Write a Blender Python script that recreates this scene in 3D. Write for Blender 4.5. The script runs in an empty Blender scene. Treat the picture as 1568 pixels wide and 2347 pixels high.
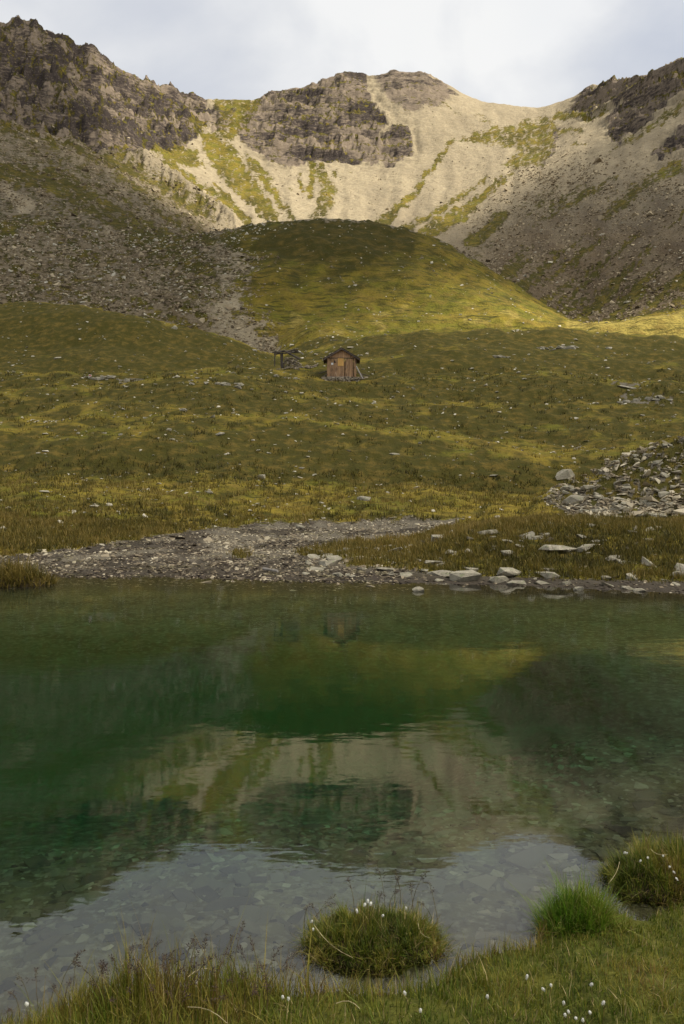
import bpy, bmesh, math, random
import numpy as np
from mathutils import Vector, Matrix

# ------------------------------------------------------------------ camera, sky, sun, exposure
SC = bpy.context.scene
COL = SC.collection
CAM_H = 2.6                 # eye height above the lake
F = 1825.0                  # focal length in units of the 1568 x 2347 layout sheet
CX, HY = 784.0, 1075.0      # principal column, horizon row on that sheet
cam = bpy.data.cameras.new("camera")
cam.sensor_fit = 'VERTICAL'; cam.sensor_height = 36.0
cam.lens = 36.0 * F / 2347.0
cam.shift_y = -(2347 / 2 - HY) / 2347.0
cam.clip_start = 0.05; cam.clip_end = 6000
cam_o = bpy.data.objects.new("camera", cam)
cam_o.location = (0, 0, CAM_H); cam_o.rotation_euler = (math.radians(90), 0, 0)
COL.objects.link(cam_o); SC.camera = cam_o

SUN = Vector((0.60, -0.10, 0.79)).normalized()
sun_el = math.asin(SUN.z); sun_az = math.atan2(SUN.x, SUN.y)
W = bpy.data.worlds.new("World"); SC.world = W; W.use_nodes = True
def build_world():
    nt = W.node_tree; nt.nodes.clear()
    n = lambda t: nt.nodes.new(t)
    out = n('ShaderNodeOutputWorld'); mix = n('ShaderNodeMixShader')
    sky = n('ShaderNodeTexSky'); sky.sky_type = 'NISHITA'; sky.sun_disc = False
    sky.sun_elevation = sun_el; sky.sun_rotation = sun_az; sky.altitude = 2300
    b1 = n('ShaderNodeBackground'); b1.inputs[1].default_value = 0.12
    nt.links.new(sky.outputs[0], b1.inputs[0])
    tc = n('ShaderNodeTexCoord')
    mp = n('ShaderNodeMapping'); mp.inputs['Scale'].default_value = (1.0, 1.0, 1.5)
    mp.inputs['Location'].default_value = (1.28, 0.0, 0.1)
    nt.links.new(tc.outputs['Generated'], mp.inputs[0])
    no = n('ShaderNodeTexNoise'); no.inputs['Scale'].default_value = 2.6
    no.inputs['Detail'].default_value = 7; no.inputs['Roughness'].default_value = 0.5
    no.inputs['Distortion'].default_value = 0.25
    nt.links.new(mp.outputs[0], no.inputs['Vector'])
    cr = n('ShaderNodeValToRGB'); e = cr.color_ramp.elements
    e[0].position = 0.34; e[0].color = (0.60, 0.64, 0.73, 1)
    e[1].position = 0.60; e[1].color = (1.0, 1.0, 0.99, 1)
    m = cr.color_ramp.elements.new(0.48); m.color = (0.78, 0.80, 0.84, 1)
    nt.links.new(no.outputs[0], cr.inputs[0])
    b2 = n('ShaderNodeBackground'); b2.inputs[1].default_value = 0.62
    nt.links.new(cr.outputs[0], b2.inputs[0])
    no2 = n('ShaderNodeTexNoise'); no2.inputs['Scale'].default_value = 1.7; no2.inputs['Detail'].default_value = 4
    mp2 = n('ShaderNodeMapping'); mp2.inputs['Location'].default_value = (3.1, 1.7, 0.4)
    nt.links.new(tc.outputs['Generated'], mp2.inputs[0]); nt.links.new(mp2.outputs[0], no2.inputs['Vector'])
    mr = n('ShaderNodeMapRange'); mr.inputs[1].default_value = 0.3; mr.inputs[2].default_value = 0.55
    mr.inputs[3].default_value = 0.80; mr.inputs[4].default_value = 0.97
    nt.links.new(no2.outputs[0], mr.inputs[0]); nt.links.new(mr.outputs[0], mix.inputs[0])
    nt.links.new(b1.outputs[0], mix.inputs[1]); nt.links.new(b2.outputs[0], mix.inputs[2])
    nt.links.new(mix.outputs[0], out.inputs[0])
build_world()
sl = bpy.data.lights.new("sun", 'SUN'); sl.energy = 5.0; sl.angle = math.radians(1.5); sl.color = (1.0, 0.93, 0.80)
so = bpy.data.objects.new("sun", sl); COL.objects.link(so)
so.rotation_euler = SUN.to_track_quat('Z', 'Y').to_euler()
vs = SC.view_settings
vs.view_transform = 'Standard'; vs.look = 'None'; vs.exposure = 0.60; vs.gamma = 1.0; vs.use_curve_mapping = False
SC.render.engine = 'CYCLES'
cy = SC.cycles
cy.max_bounces = 8; cy.diffuse_bounces = 4; cy.glossy_bounces = 3; cy.transmission_bounces = 6
cy.transparent_max_bounces = 6; cy.sample_clamp_indirect = 6.0; cy.caustics_refractive = True
cy.use_denoising = True

# ------------------------------------------------------------------ helpers
rng = np.random.default_rng(7)
random.seed(7)
_perm = np.random.default_rng(11).permutation(4096).astype(np.int64)
_gx = np.cos(np.linspace(0, 2 * np.pi, 64, endpoint=False)); _gy = np.sin(np.linspace(0, 2 * np.pi, 64, endpoint=False))
def pn(x, y, seed=0):
    """gradient noise, about -0.7 .. 0.7"""
    x = np.asarray(x, float); y = np.asarray(y, float)
    xi = np.floor(x).astype(np.int64); yi = np.floor(y).astype(np.int64)
    xf = x - xi; yf = y - yi
    def g(ix, iy, dx, dy):
        h = _perm[(_perm[(ix + seed * 57) & 4095] + iy + seed * 131) & 4095] & 63
        return _gx[h] * dx + _gy[h] * dy
    u = xf * xf * xf * (xf * (xf * 6 - 15) + 10); v = yf * yf * yf * (yf * (yf * 6 - 15) + 10)
    a = g(xi, yi, xf, yf); b = g(xi + 1, yi, xf - 1, yf)
    c = g(xi, yi + 1, xf, yf - 1); d = g(xi + 1, yi + 1, xf - 1, yf - 1)
    return (a + (b - a) * u) * (1 - v) + (c + (d - c) * u) * v
def fbm(x, y, seed=0, oct=4, gain=0.5):
    s = 0; a = 1.0
    for k in range(oct):
        s = s + a * pn(x * 2 ** k, y * 2 ** k, seed + k); a *= gain
    return s
def ridged(x, y, seed=0, oct=4, gain=0.55):
    s = 0; a = 1.0
    for k in range(oct):
        s = s + a * (0.5 - np.abs(pn(x * 2 ** k, y * 2 ** k, seed + k)) * 1.6); a *= gain
    return s
def sstep(a, b, x):
    t = np.clip((np.asarray(x, float) - a) / (b - a), 0, 1); return t * t * (3 - 2 * t)
def tab(*p):
    xs = np.array([q[0] for q in p], float); ys = np.array([q[1] for q in p], float)
    return lambda x: np.interp(x, xs, ys)

def tag(o, label=None, cat=None, group=None, kind=None):
    if cat and not kind: kind = 'thing'
    if label: o['label'] = label
    if cat: o['category'] = cat
    if group: o['group'] = group
    if kind: o['kind'] = kind
    return o
def mesh_np(name, v, f, mat=None, smooth=False, attrs=None):
    v = np.ascontiguousarray(v, np.float32); f = np.ascontiguousarray(f, np.int32)
    me = bpy.data.meshes.new(name)
    nf, k = f.shape
    me.vertices.add(len(v)); me.vertices.foreach_set('co', v.ravel())
    me.loops.add(nf * k); me.loops.foreach_set('vertex_index', f.ravel())
    me.polygons.add(nf); me.polygons.foreach_set('loop_start', np.arange(0, nf * k, k, dtype=np.int32))
    me.polygons.foreach_set('use_smooth', np.full(nf, smooth, bool))
    if attrs:
        for an, arr in attrs.items():
            if arr.ndim == 1:
                a = me.attributes.new(an, 'FLOAT', 'POINT'); a.data.foreach_set('value', np.ascontiguousarray(arr, np.float32))
            else:
                a = me.attributes.new(an, 'FLOAT_COLOR', 'POINT')
                c = np.ones((len(arr), 4), np.float32); c[:, :arr.shape[1]] = arr
                a.data.foreach_set('color', c.ravel())
    me.update(); me.validate()
    if mat: me.materials.append(mat)
    return me
def link(name, me, parent=None, loc=(0, 0, 0), rot=(0, 0, 0), scale=(1, 1, 1)):
    o = bpy.data.objects.new(name, me); COL.objects.link(o)
    o.location = loc; o.rotation_euler = rot; o.scale = scale
    if parent is not None: o.parent = parent
    return o
def empty(name, loc=(0, 0, 0), rz=0):
    o = bpy.data.objects.new(name, None); COL.objects.link(o); o.location = loc; o.rotation_euler = (0, 0, rz)
    o.empty_display_size = 0.2
    return o

class NT:
    def __init__(s, name):
        s.m = bpy.data.materials.new(name); s.m.use_nodes = True; s.t = s.m.node_tree; s.t.nodes.clear()
        s.out = s.t.nodes.new('ShaderNodeOutputMaterial')
        g = s.t.nodes.new('ShaderNodeNewGeometry'); s.pos = g.outputs['Position']
        s.obj = s.t.nodes.new('ShaderNodeTexCoord').outputs['Object']
    def put(s, sock, v):
        if hasattr(v, 'is_linked'): s.t.links.new(v, sock)
        elif isinstance(v, tuple) and sock.type == 'RGBA' and len(v) == 3: sock.default_value = (*v, 1)
        else: sock.default_value = v
    def noise(s, scale, detail=3, rough=0.5, vec=None, stretch=None, dist=0.0):
        n = s.t.nodes.new('ShaderNodeTexNoise'); v = vec if vec is not None else s.pos
        if stretch is not None:
            mp = s.t.nodes.new('ShaderNodeMapping')
            if len(stretch) == 2: mp.inputs['Rotation'].default_value = stretch[1]; mp.inputs['Scale'].default_value = stretch[0]
            else: mp.inputs['Scale'].default_value = stretch
            s.t.links.new(v, mp.inputs[0]); v = mp.outputs[0]
        s.t.links.new(v, n.inputs['Vector']); n.inputs['Scale'].default_value = scale
        n.inputs['Detail'].default_value = detail; n.inputs['Roughness'].default_value = rough; n.inputs['Distortion'].default_value = dist
        return n.outputs[0]
    def voro(s, scale, feature='F1', vec=None, out='Distance', rnd=1.0):
        n = s.t.nodes.new('ShaderNodeTexVoronoi'); n.feature = feature; n.inputs['Scale'].default_value = scale
        n.inputs['Randomness'].default_value = rnd
        s.t.links.new(vec if vec is not None else s.pos, n.inputs['Vector']); return n.outputs[out]
    def attr(s, name, comp=None):
        n = s.t.nodes.new('ShaderNodeAttribute'); n.attribute_name = name
        if comp is None: return n.outputs['Fac']
        if comp == 'c': return n.outputs['Color']
        sp = s.t.nodes.new('ShaderNodeSeparateColor'); s.t.links.new(n.outputs['Color'], sp.inputs[0]); return sp.outputs[comp]
    def rand(s):
        return s.t.nodes.new('ShaderNodeObjectInfo').outputs['Random']
    def math(s, op, a, b=0.0, c=None):
        n = s.t.nodes.new('ShaderNodeMath'); n.operation = op; s.put(n.inputs[0], a); s.put(n.inputs[1], b)
        if c is not None: s.put(n.inputs[2], c)
        return n.outputs[0]
    def ramp(s, x, lo, hi, a=0.0, b=1.0, smooth=True):
        n = s.t.nodes.new('ShaderNodeMapRange'); n.interpolation_type = 'SMOOTHSTEP' if smooth else 'LINEAR'
        s.put(n.inputs[0], x); s.put(n.inputs[1], lo); s.put(n.inputs[2], hi); s.put(n.inputs[3], a); s.put(n.inputs[4], b); return n.outputs[0]
    def mix(s, f, a, b, mode='MIX'):
        n = s.t.nodes.new('ShaderNodeMix'); n.data_type = 'RGBA'; n.blend_type = mode; n.clamp_factor = True
        s.put(n.inputs[0], f); s.put(n.inputs[6], a); s.put(n.inputs[7], b); return n.outputs[2]
    def bump(s, h, dist, strength=1.0, normal=None):
        n = s.t.nodes.new('ShaderNodeBump'); n.inputs['Strength'].default_value = strength; n.inputs['Distance'].default_value = dist
        s.put(n.inputs['Height'], h)
        if normal is not None: s.put(n.inputs['Normal'], normal)
        return n.outputs[0]
    def princ(s, col, rough=0.9, normal=None, spec=0.25, link=True):
        n = s.t.nodes.new('ShaderNodeBsdfPrincipled'); s.put(n.inputs['Base Color'], col); s.put(n.inputs['Roughness'], rough)
        n.inputs['Specular IOR Level'].default_value = spec
        if normal is not None: s.put(n.inputs['Normal'], normal)
        if link: s.t.links.new(n.outputs[0], s.out.inputs[0])
        return n.outputs[0]

# ------------------------------------------------------------------ the lie of the land
def line_z(y, Y): return CAM_H + Y * (HY - y) / F
XS = np.arange(-420, 1991, 3.35)
U = (XS - CX) / F
NC = len(XS)
def smx(a, w):
    k = np.exp(-0.5 * (np.arange(-3 * w, 3 * w + 1) / w) ** 2); k /= k.sum()
    return np.convolve(np.pad(a, 3 * w, mode='edge'), k, mode='valid')
lines = []
def add_line(Yp, yp=None, Z=None, w=12):
    Y = smx(tab(*Yp)(XS) if isinstance(Yp, (list, tuple)) else np.full(NC, float(Yp)), max(w, 8))
    if Z is None:
        z = line_z(smx(tab(*yp)(XS), w) if w else tab(*yp)(XS), Y)
    else:
        z = Z
    lines.append([Y, z]); return Y, z
full = lambda v: np.full(NC, float(v))
add_line(15.0, Z=full(-0.40))
ysh = smx(tab((-400, 1316), (0, 1320), (400, 1322), (600, 1328), (950, 1336), (1200, 1342), (1350, 1350), (1568, 1360), (1990, 1372))(XS), 10)
Ysh_far = CAM_H * F / (ysh - HY)
lines.append([Ysh_far, full(0.0)])
add_line([(-400, 21.5), (0, 22.5), (200, 24.7), (400, 27), (500, 31), (1050, 33), (1990, 32)], Z=full(0.34))
add_line(38.5, [(-400, 1112), (0, 1118), (400, 1118), (800, 1136), (1100, 1148), (1568, 1148), (1990, 1140)])
add_line(46, [(-400, 1036), (0, 1043), (300, 1037), (600, 1038), (800, 1052), (1000, 1064), (1250, 1078), (1568, 1082), (1990, 1075)])
add_line(60, [(-400, 950), (0, 955), (400, 945), (800, 952), (1200, 962), (1990, 960)])
add_line(75, [(-400, 866), (0, 868), (200, 856), (400, 849), (600, 849), (680, 856), (740, 876), (860, 878), (1000, 872), (1300, 875), (1990, 880)], w=8)
add_line(82, [(-400, 862), (0, 864), (200, 855), (400, 853), (600, 853), (660, 843), (740, 838), (1000, 832), (1300, 838), (1990, 850)], w=8)
Y6, Z6 = add_line([(-400, 112), (0, 112), (640, 105), (740, 100), (860, 96), (1000, 98), (1990, 98)],
    [(-400, 700), (0, 707), (140, 707), (250, 713), (350, 735), (420, 760), (520, 790), (600, 814), (640, 826), (690, 815), (760, 801), (830, 790), (880, 776), (1000, 766), (1100, 765), (1250, 760), (1350, 770), (1568, 786), (1990, 800)], w=6)
add_line([(-400, 128), (600, 126), (740, 118), (1990, 118)], Z=Z6 + smx(tab((-400, -1.5), (500, -1.5), (640, 4), (740, 6.3), (850, 3.5), (930, 0.5), (1050, -1.5), (1990, -1.5))(XS), 10))
add_line(145, [(-400, 712), (0, 712), (300, 705), (400, 700), (500, 712), (640, 725), (740, 722), (900, 722), (1000, 720), (1100, 722), (1200, 728), (1300, 742), (1400, 735), (1480, 722), (1568, 710), (1750, 690), (1990, 690)], w=8)
add_line(165, [(-400, 600), (0, 628), (200, 640), (400, 640), (500, 630), (600, 618), (740, 614), (850, 618), (1000, 632), (1100, 660), (1200, 698), (1300, 740), (1400, 752), (1480, 745), (1568, 728), (1990, 690)])
Y9, Z9 = add_line(200, [(-400, 430), (0, 520), (100, 530), (200, 540), (300, 548), (400, 548), (460, 541), (560, 521), (640, 508), (740, 504), (850, 509), (950, 529), (1020, 555), (1100, 600), (1180, 650), (1250, 698), (1310, 732), (1400, 700), (1500, 650), (1568, 612), (1750, 520), (1990, 430)], w=6)
add_line(270, [(-400, 250), (0, 400), (100, 420), (200, 440), (300, 470), (400, 515), (470, 560), (560, 600), (740, 605), (900, 605), (1000, 605), (1100, 600), (1200, 585), (1300, 556), (1400, 518), (1500, 468), (1568, 438), (1750, 340), (1990, 250)])
Y11, Z11 = add_line(350, [(-400, 100), (0, 290), (100, 320), (200, 355), (300, 400), (400, 455), (500, 505), (560, 525), (740, 528), (900, 526), (1000, 522), (1100, 508), (1200, 470), (1300, 420), (1400, 370), (1500, 320), (1568, 286), (1750, 170), (1990, 60)])
add_line([(-400, 400), (0, 430), (470, 490), (740, 500), (1230, 490), (1350, 460), (1420, 420), (1568, 385), (1990, 365)],
    [(-400, 0), (0, 165), (100, 190), (200, 226), (300, 275), (400, 332), (500, 368), (600, 382), (740, 385), (900, 380), (1050, 368), (1150, 352), (1250, 332), (1350, 300), (1400, 285), (1500, 245), (1568, 205), (1750, 100), (1990, 0)])
Y13, Z13 = add_line([(-400, 480), (0, 540), (300, 580), (470, 620), (740, 640), (1230, 640), (1350, 600), (1420, 520), (1500, 450), (1568, 430), (1990, 400)],
    [(-400, -150), (-100, 10), (0, 56), (40, 68), (75, 66), (110, 82), (200, 120), (240, 148), (290, 178), (330, 202), (400, 221), (440, 233), (475, 246), (500, 243), (590, 244), (620, 229), (690, 213), (740, 196), (770, 187), (825, 182), (840, 191), (870, 187), (900, 178), (950, 181), (970, 181), (1010, 203), (1050, 226), (1100, 251), (1150, 259), (1235, 271), (1260, 266), (1300, 251), (1350, 224), (1400, 209), (1440, 201), (1490, 181), (1500, 171), (1540, 146), (1568, 131), (1750, 30), (1990, -70)], w=2)
lines.append([Y13 + 110, Z13 - 45])
lines.append([full(1000), full(150)])
LY = np.array([l[0] for l in lines]); LZ = np.array([l[1] for l in lines])

# rows of the land grid, closer where the picture needs them
def seg(a, b, n, p=1.0): return a + (b - a) * (np.linspace(0, 1, n, endpoint=False) ** p)
ROWS = np.concatenate([seg(15, 34, 150), seg(34, 80, 160), seg(80, 118, 80), seg(118, 205, 100), seg(205, 340, 64), seg(340, 660, 215), seg(660, 1000, 14), [1000.0]])
NR = len(ROWS)
def pchip_cols():
    h = np.diff(LY, axis=0); d = np.diff(LZ, axis=0) / h
    m = np.zeros_like(LZ)
    w1 = 2 * h[1:] + h[:-1]; w2 = h[1:] + 2 * h[:-1]
    ok = d[:-1] * d[1:] > 0
    with np.errstate(divide='ignore', invalid='ignore'):
        mm = (w1 + w2) / (w1 / d[:-1] + w2 / d[1:])
    m[1:-1] = np.where(ok, mm, 0); m[0] = d[0]; m[-1] = d[-1]
    Z = np.empty((NR, NC))
    for j in range(NC):
        k = np.clip(np.searchsorted(LY[:, j], ROWS, side='right') - 1, 0, len(lines) - 2)
        hh = h[k, j]; t = (ROWS - LY[k, j]) / hh
        Z[:, j] = ((1 + 2 * t) * (1 - t) ** 2 * LZ[k, j] + t * (1 - t) ** 2 * hh * m[k, j]
                   + t * t * (3 - 2 * t) * LZ[k + 1, j] + t * t * (t - 1) * hh * m[k + 1, j])
    return Z
Zg = pchip_cols()
Yg = np.repeat(ROWS[:, None], NC, 1); Xg = Yg * U[None, :]; XSg = np.repeat(XS[None, :], NR, 0)
# knolls on the far shore, on the right
bankA = tab((1215, 0), (1300, .95), (1400, 1.95), (1500, 2.9), (1568, 3.5), (1750, 5), (1990, 6))(XS)
Zg += bankA[None, :] * np.exp(-((Yg - 39.0) / 4.6) ** 2)
humA = smx(tab((940, 0), (1040, .55), (1150, .85), (1300, .9), (1450, .8), (1568, .8), (1990, .9))(XS), 8)
Zg += humA[None, :] * sstep(17.6, 22.6, Yg - (1 - sstep(1000, 1568, XSg)) * 0.6) * (1 - sstep(23.5, 31, Yg))
# left reed spit
Zg += 0.22 * np.exp(-(((XSg - 10) / 75) ** 2)) * np.exp(-((Yg - 18.1) / 0.8) ** 2)
SYg = HY - F * (Zg - CAM_H) / Yg

# ---- where rock, grass and scree lie: outlines on the layout sheet, roughened by noise
wx = XSg + 12 * fbm(XSg / 26, SYg / 26, 3, 5, .6); wy = SYg + 11 * fbm(XSg / 26, SYg / 26, 23, 5, .6)
def poly_d(P, x, y):
    """signed distance to a polygon, positive inside"""
    P = np.array(P, float); best = np.full(x.shape, 1e9); ins = np.zeros(x.shape, bool)
    bx = (x > P[:, 0].min() - 40) & (x < P[:, 0].max() + 40) & (y > P[:, 1].min() - 40) & (y < P[:, 1].max() + 40)
    xx, yy = x[bx], y[bx]; b = np.full(xx.shape, 1e9); i = np.zeros(xx.shape, bool)
    for k in range(len(P)):
        ax, ay = P[k]; cx, cy_ = P[(k + 1) % len(P)]
        dx, dy = cx - ax, cy_ - ay
        t = np.clip(((xx - ax) * dx + (yy - ay) * dy) / (dx * dx + dy * dy + 1e-9), 0, 1)
        b = np.minimum(b, np.hypot(xx - ax - t * dx, yy - ay - t * dy))
        if ay != cy_:
            i ^= ((ay > yy) != (cy_ > yy)) & (xx < (cx - ax) * (yy - ay) / (cy_ - ay) + ax)
    out = np.full(x.shape, -1e3); out[bx] = np.where(i, b, -b); return out
def poly(P, soft=9): return sstep(-soft, soft, poly_d(P, wx, wy))
def stroke(P, w, soft=7):
    best = np.full(wx.shape, 1e9); ww = np.atleast_1d(w)
    if len(ww) == 1: ww = np.repeat(ww, len(P))
    P = np.array(P, float)
    bx = (wx > P[:, 0].min() - 60) & (wx < P[:, 0].max() + 60) & (wy > P[:, 1].min() - 60) & (wy < P[:, 1].max() + 60)
    xx, yy = wx[bx], wy[bx]; b = np.full(xx.shape, 1e9)
    for k in range(len(P) - 1):
        ax, ay = P[k]; dx, dy = P[k + 1] - P[k]
        t = np.clip(((xx - ax) * dx + (yy - ay) * dy) / (dx * dx + dy * dy), 0, 1)
        b = np.minimum(b, np.hypot(xx - ax - t * dx, yy - ay - t * dy) - (ww[k] + (ww[k + 1] - ww[k]) * t))
    best[bx] = b
    return sstep(soft, -soft, best)
U1 = lambda *a: 1 - np.prod([1 - q for q in a], axis=0)
hillEdge = tab((-400, 545), (480, 545), (560, 521), (640, 508), (740, 504), (850, 509), (950, 529), (1020, 555), (1100, 600), (1180, 650), (1250, 698), (1310, 735), (1320, 740), (1400, 735), (1480, 722), (1568, 710), (1990, 690))(XS)[None, :]
farzone = sstep(113, 119, Yg)
rock = U1(
    poly([(-420, -200), (0, 10), (110, 40), (240, 105), (330, 160), (470, 215), (478, 275), (440, 318), (400, 338), (345, 335), (310, 362), (250, 345), (180, 318), (100, 300), (0, 275), (-420, 80)], 8),
    poly([(590, 225), (620, 196), (690, 180), (770, 152), (835, 150), (845, 212), (870, 250), (885, 275), (935, 288), (948, 320), (945, 345), (920, 365), (890, 386), (850, 372), (760, 368), (720, 376), (620, 376), (600, 346), (555, 320), (540, 298), (560, 268)], 5),
    poly([(850, 160), (900, 144), (970, 148), (1055, 220), (1005, 245), (930, 255), (880, 226)], 14) * 0.62,
    poly([(1400, 268), (1420, 240), (1470, 185), (1490, 138), (1568, 96), (1990, -120), (1990, 100), (1568, 205), (1520, 240), (1470, 290), (1412, 332), (1394, 300)], 5),
    poly([(1488, 352), (1540, 302), (1568, 290), (1990, 150), (1990, 240), (1568, 330), (1512, 366)], 5),
    poly([(1300, 245), (1350, 202), (1440, 180), (1490, 160), (1470, 200), (1400, 236), (1350, 262)], 5),
    poly([(470, 245), (540, 245), (520, 300), (480, 300)], 6) * 0.6,
    stroke([(1280, 290), (1265, 350), (1240, 380)], 5) * 0.8) * sstep(250, 330, Yg)
crag_break = U1(stroke([(845, 195), (880, 240), (905, 265), (885, 290), (850, 320)], [2, 5, 7, 5, 2]), stroke([(905, 265), (950, 300), (958, 340)], 5)) * .85
rock *= 1 - crag_break * sstep(300, 400, Yg)
g_head = U1(
    poly([(478, 300), (530, 330), (590, 418), (622, 465), (648, 512), (612, 512), (560, 460), (500, 400), (462, 350)]),
    poly([(556, 345), (600, 380), (632, 430), (655, 470), (685, 508), (664, 508), (630, 460), (600, 420), (572, 385)]),
    poly([(345, 332), (440, 335), (475, 385), (430, 378), (385, 372)]),
    stroke([(385, 372), (450, 425), (520, 475), (570, 518)], [10, 13, 16, 12]),
    stroke([(330, 340), (420, 410), (440, 425)], 5),
    stroke([(490, 420), (540, 475), (575, 505)], 5),
    poly([(478, 225), (600, 220), (592, 243), (565, 290), (530, 322), (488, 305), (508, 270)]) * 0.9,
    stroke([(440, 280), (500, 330)], 12),
    stroke([(716, 382), (712, 450)], 8), stroke([(735, 388), (752, 430), (745, 470), (722, 500)], [12, 20, 20, 14]) * 0.75,
    stroke([(688, 402), (692, 440)], 6), stroke([(660, 432), (664, 436)], 3), stroke([(770, 395), (775, 400)], 4), stroke([(800, 395), (803, 398)], 3),
    stroke([(1042, 318), (1000, 372), (975, 410), (950, 445), (905, 485), (865, 515)], [5, 6, 7, 9, 13, 14]),
    stroke([(1175, 396), (1150, 418), (1105, 452), (1040, 498), (975, 540)], [3, 7, 12, 18, 20]),
    stroke([(1118, 408), (1072, 440), (1010, 480), (925, 525)], [2, 4, 8, 8]),
    stroke([(1160, 480), (1130, 520), (1080, 555)], [8, 16, 16]),
    poly([(1048, 322), (1080, 302), (1150, 290), (1230, 272), (1276, 280), (1272, 330), (1250, 378), (1182, 388), (1140, 380), (1190, 342), (1100, 330)], 8) * 0.75,
    stroke([(1240, 272), (1290, 262), (1360, 268), (1395, 250)], [4, 8, 7, 3]),
    stroke([(1285, 300), (1330, 300)], 10) * 0.8,
    stroke([(1340, 322), (1310, 335)], 3), stroke([(1400, 345), (1480, 300), (1568, 240)], [3, 8, 12]) * 0.7,
    stroke([(1420, 400), (1350, 440), (1260, 500)], [3, 9, 5]) * 0.8, stroke([(1560, 380), (1460, 430), (1380, 500)], [16, 14, 6]) * 0.7,
    stroke([(960, 225), (1010, 238), (1060, 265)], [2, 5, 2]) * 0.7, stroke([(1085, 262), (1120, 280)], 4) * 0.7)
g_head *= 0.45 + 0.55 * sstep(-0.42, 0.05, fbm(XSg / 11, SYg / 11, 51, 4, .65))
# left flank: bands of grass and rubble running down to the right
t_left = (wy - 0.56 * wx); s_left = (wx + 0.56 * wy)
band = pn(t_left / 38, s_left / 260, 41) + 0.6 * pn(t_left / 15, s_left / 120, 42) + 0.45 * fbm(XSg / 9, SYg / 7, 43, 2)
g_left = U1(stroke([(-420, 90), (0, 285), (100, 310), (200, 345), (300, 388), (400, 447), (510, 510)], [30, 8, 8, 9, 11, 12, 8]),
            stroke([(-420, 250), (0, 395), (100, 410), (180, 440), (260, 500), (400, 552), (480, 545)], [50, 20, 26, 26, 24, 14, 8]) * 0.9,
            stroke([(0, 530), (40, 510), (120, 520)], [20, 16, 14]) * 0.8,
            stroke([(300, 545), (400, 590), (520, 620)], [18, 22, 25]) * 0.7,
            sstep(0.12, 0.5, band) * 0.75)
g_left = U1(g_left, 0.48 + 0.34 * fbm(XSg / 30, SYg / 20, 49, 3))
g_left *= 0.5 + 0.5 * sstep(-0.35, 0.12, fbm(XSg / 16, SYg / 11, 47, 3) + 0.5 * pn(t_left / 12, s_left / 150, 48))
g_left *= 1 - U1(stroke([(15, 430), (50, 470), (70, 470)], 14), stroke([(245, 520), (262, 545)], 7)) 
g_right_band = sstep(0.12, 0.5, pn((wy + 0.75 * wx) / 30, (wx - 0.75 * wy) / 200, 61) + 0.5 * fbm(XSg / 10, SYg / 8, 62, 2)
                     + 0.25 * sstep(480, 700, SYg))
lw = sstep(560, 440, XSg) * sstep(430, 330, Yg) + (XSg < 330) * sstep(330, 430, Yg)
lw = np.clip(lw, 0, 1)
rw = sstep(1050, 1300, XSg + (SYg - 450) * 0.7)
lowmix = tab((-400, .25), (0, .25), (100, .2), (420, .25), (600, .6), (1300, .4), (1990, .3))(XS)[None, :]
g_far = U1(g_head * (1 - lw) + 0.0, g_left * lw, (0.30 * sstep(420, 680, SYg) + g_right_band * 0.62) * rw * sstep(380, 440, SYg), 0.5 * np.exp(-(((XSg - 530) / 90) ** 2 + ((SYg - 650) / 90) ** 2)) * (0.6 + fbm(XSg / 22, SYg / 16, 63, 3)))
# moraine hill in front of the headwall
hillL = tab((400, 380), (540, 470), (580, 560), (640, 585), (690, 560), (740, 600), (800, 640), (1000, 640))(wy)
hill = sstep(-6, 6, wy - hillEdge) * sstep(-75, 60, wx - hillL + 60 * fbm(XSg / 40, SYg / 25, 67, 3)) * (Yg < 212)
hill = np.maximum(hill, (Yg < 150) * sstep(600, 720, wx))
g_hill = 1 - 0.85 * U1(poly([(490, 690), (545, 680), (548, 700), (520, 722), (495, 710)], 5), stroke([(960, 590), (1000, 625)], 3) * 0.6,
                       stroke([(760, 600), (785, 640)], 4) * 0.6, 0.55 * sstep(0.25, 0.6, fbm(XSg / 30, SYg / 18, 71, 3)) * sstep(720, 560, XSg))
grass = np.clip(g_far * (1 - hill) + g_hill * hill, 0, 1)
grass = np.maximum(grass, (SYg > hillEdge) * (XSg > 1290) * (Yg < 152) * 0.95)
rock *= (1 - hill)
rock_g = rock * 0.62 * sstep(-0.12, 0.35, fbm(XSg / 14, SYg / 11, 81, 3))          # turf ledges among the crags
grass = np.where(rock > 0.4, np.maximum(rock_g, g_head * 0.8 * (1 - lw)), grass)
# near meadow: all turf except the gravel flat at the inlet and the stony knoll
meadow = 1 - farzone
flatw = (Yg < 37) * (Yg > 16)
gravel_poly = [(-420, 1275), (0, 1274), (180, 1255), (330, 1232), (520, 1205), (700, 1199), (900, 1194), (1065, 1190), (1040, 1208), (985, 1218), (930, 1245), (1000, 1290), (960, 1320), (900, 1345), (600, 1400), (-420, 1400)]
gw = sstep(-8, 8, poly_d(gravel_poly, XSg + 26 * fbm(XSg / 60, SYg / 16, 91, 3), SYg + 9 * fbm(XSg / 40, SYg / 14, 95, 3)))
islandturf = U1(stroke([(690, 1268), (800, 1260), (960, 1250)], [8, 18, 20]), stroke([(800, 1292), (900, 1290), (980, 1290)], [8, 14, 20]) * .9, stroke([(540, 1268), (560, 1270)], 7), stroke([(620, 1305), (760, 1300)], 5) * sstep(0, .3, pn(XSg / 22, SYg / 8, 99)))
gw = gw * flatw * (1 - 0.9 * islandturf) * (1 - np.exp(-(((XSg - 10) / 70) ** 2)) * (Yg < 19))
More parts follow.
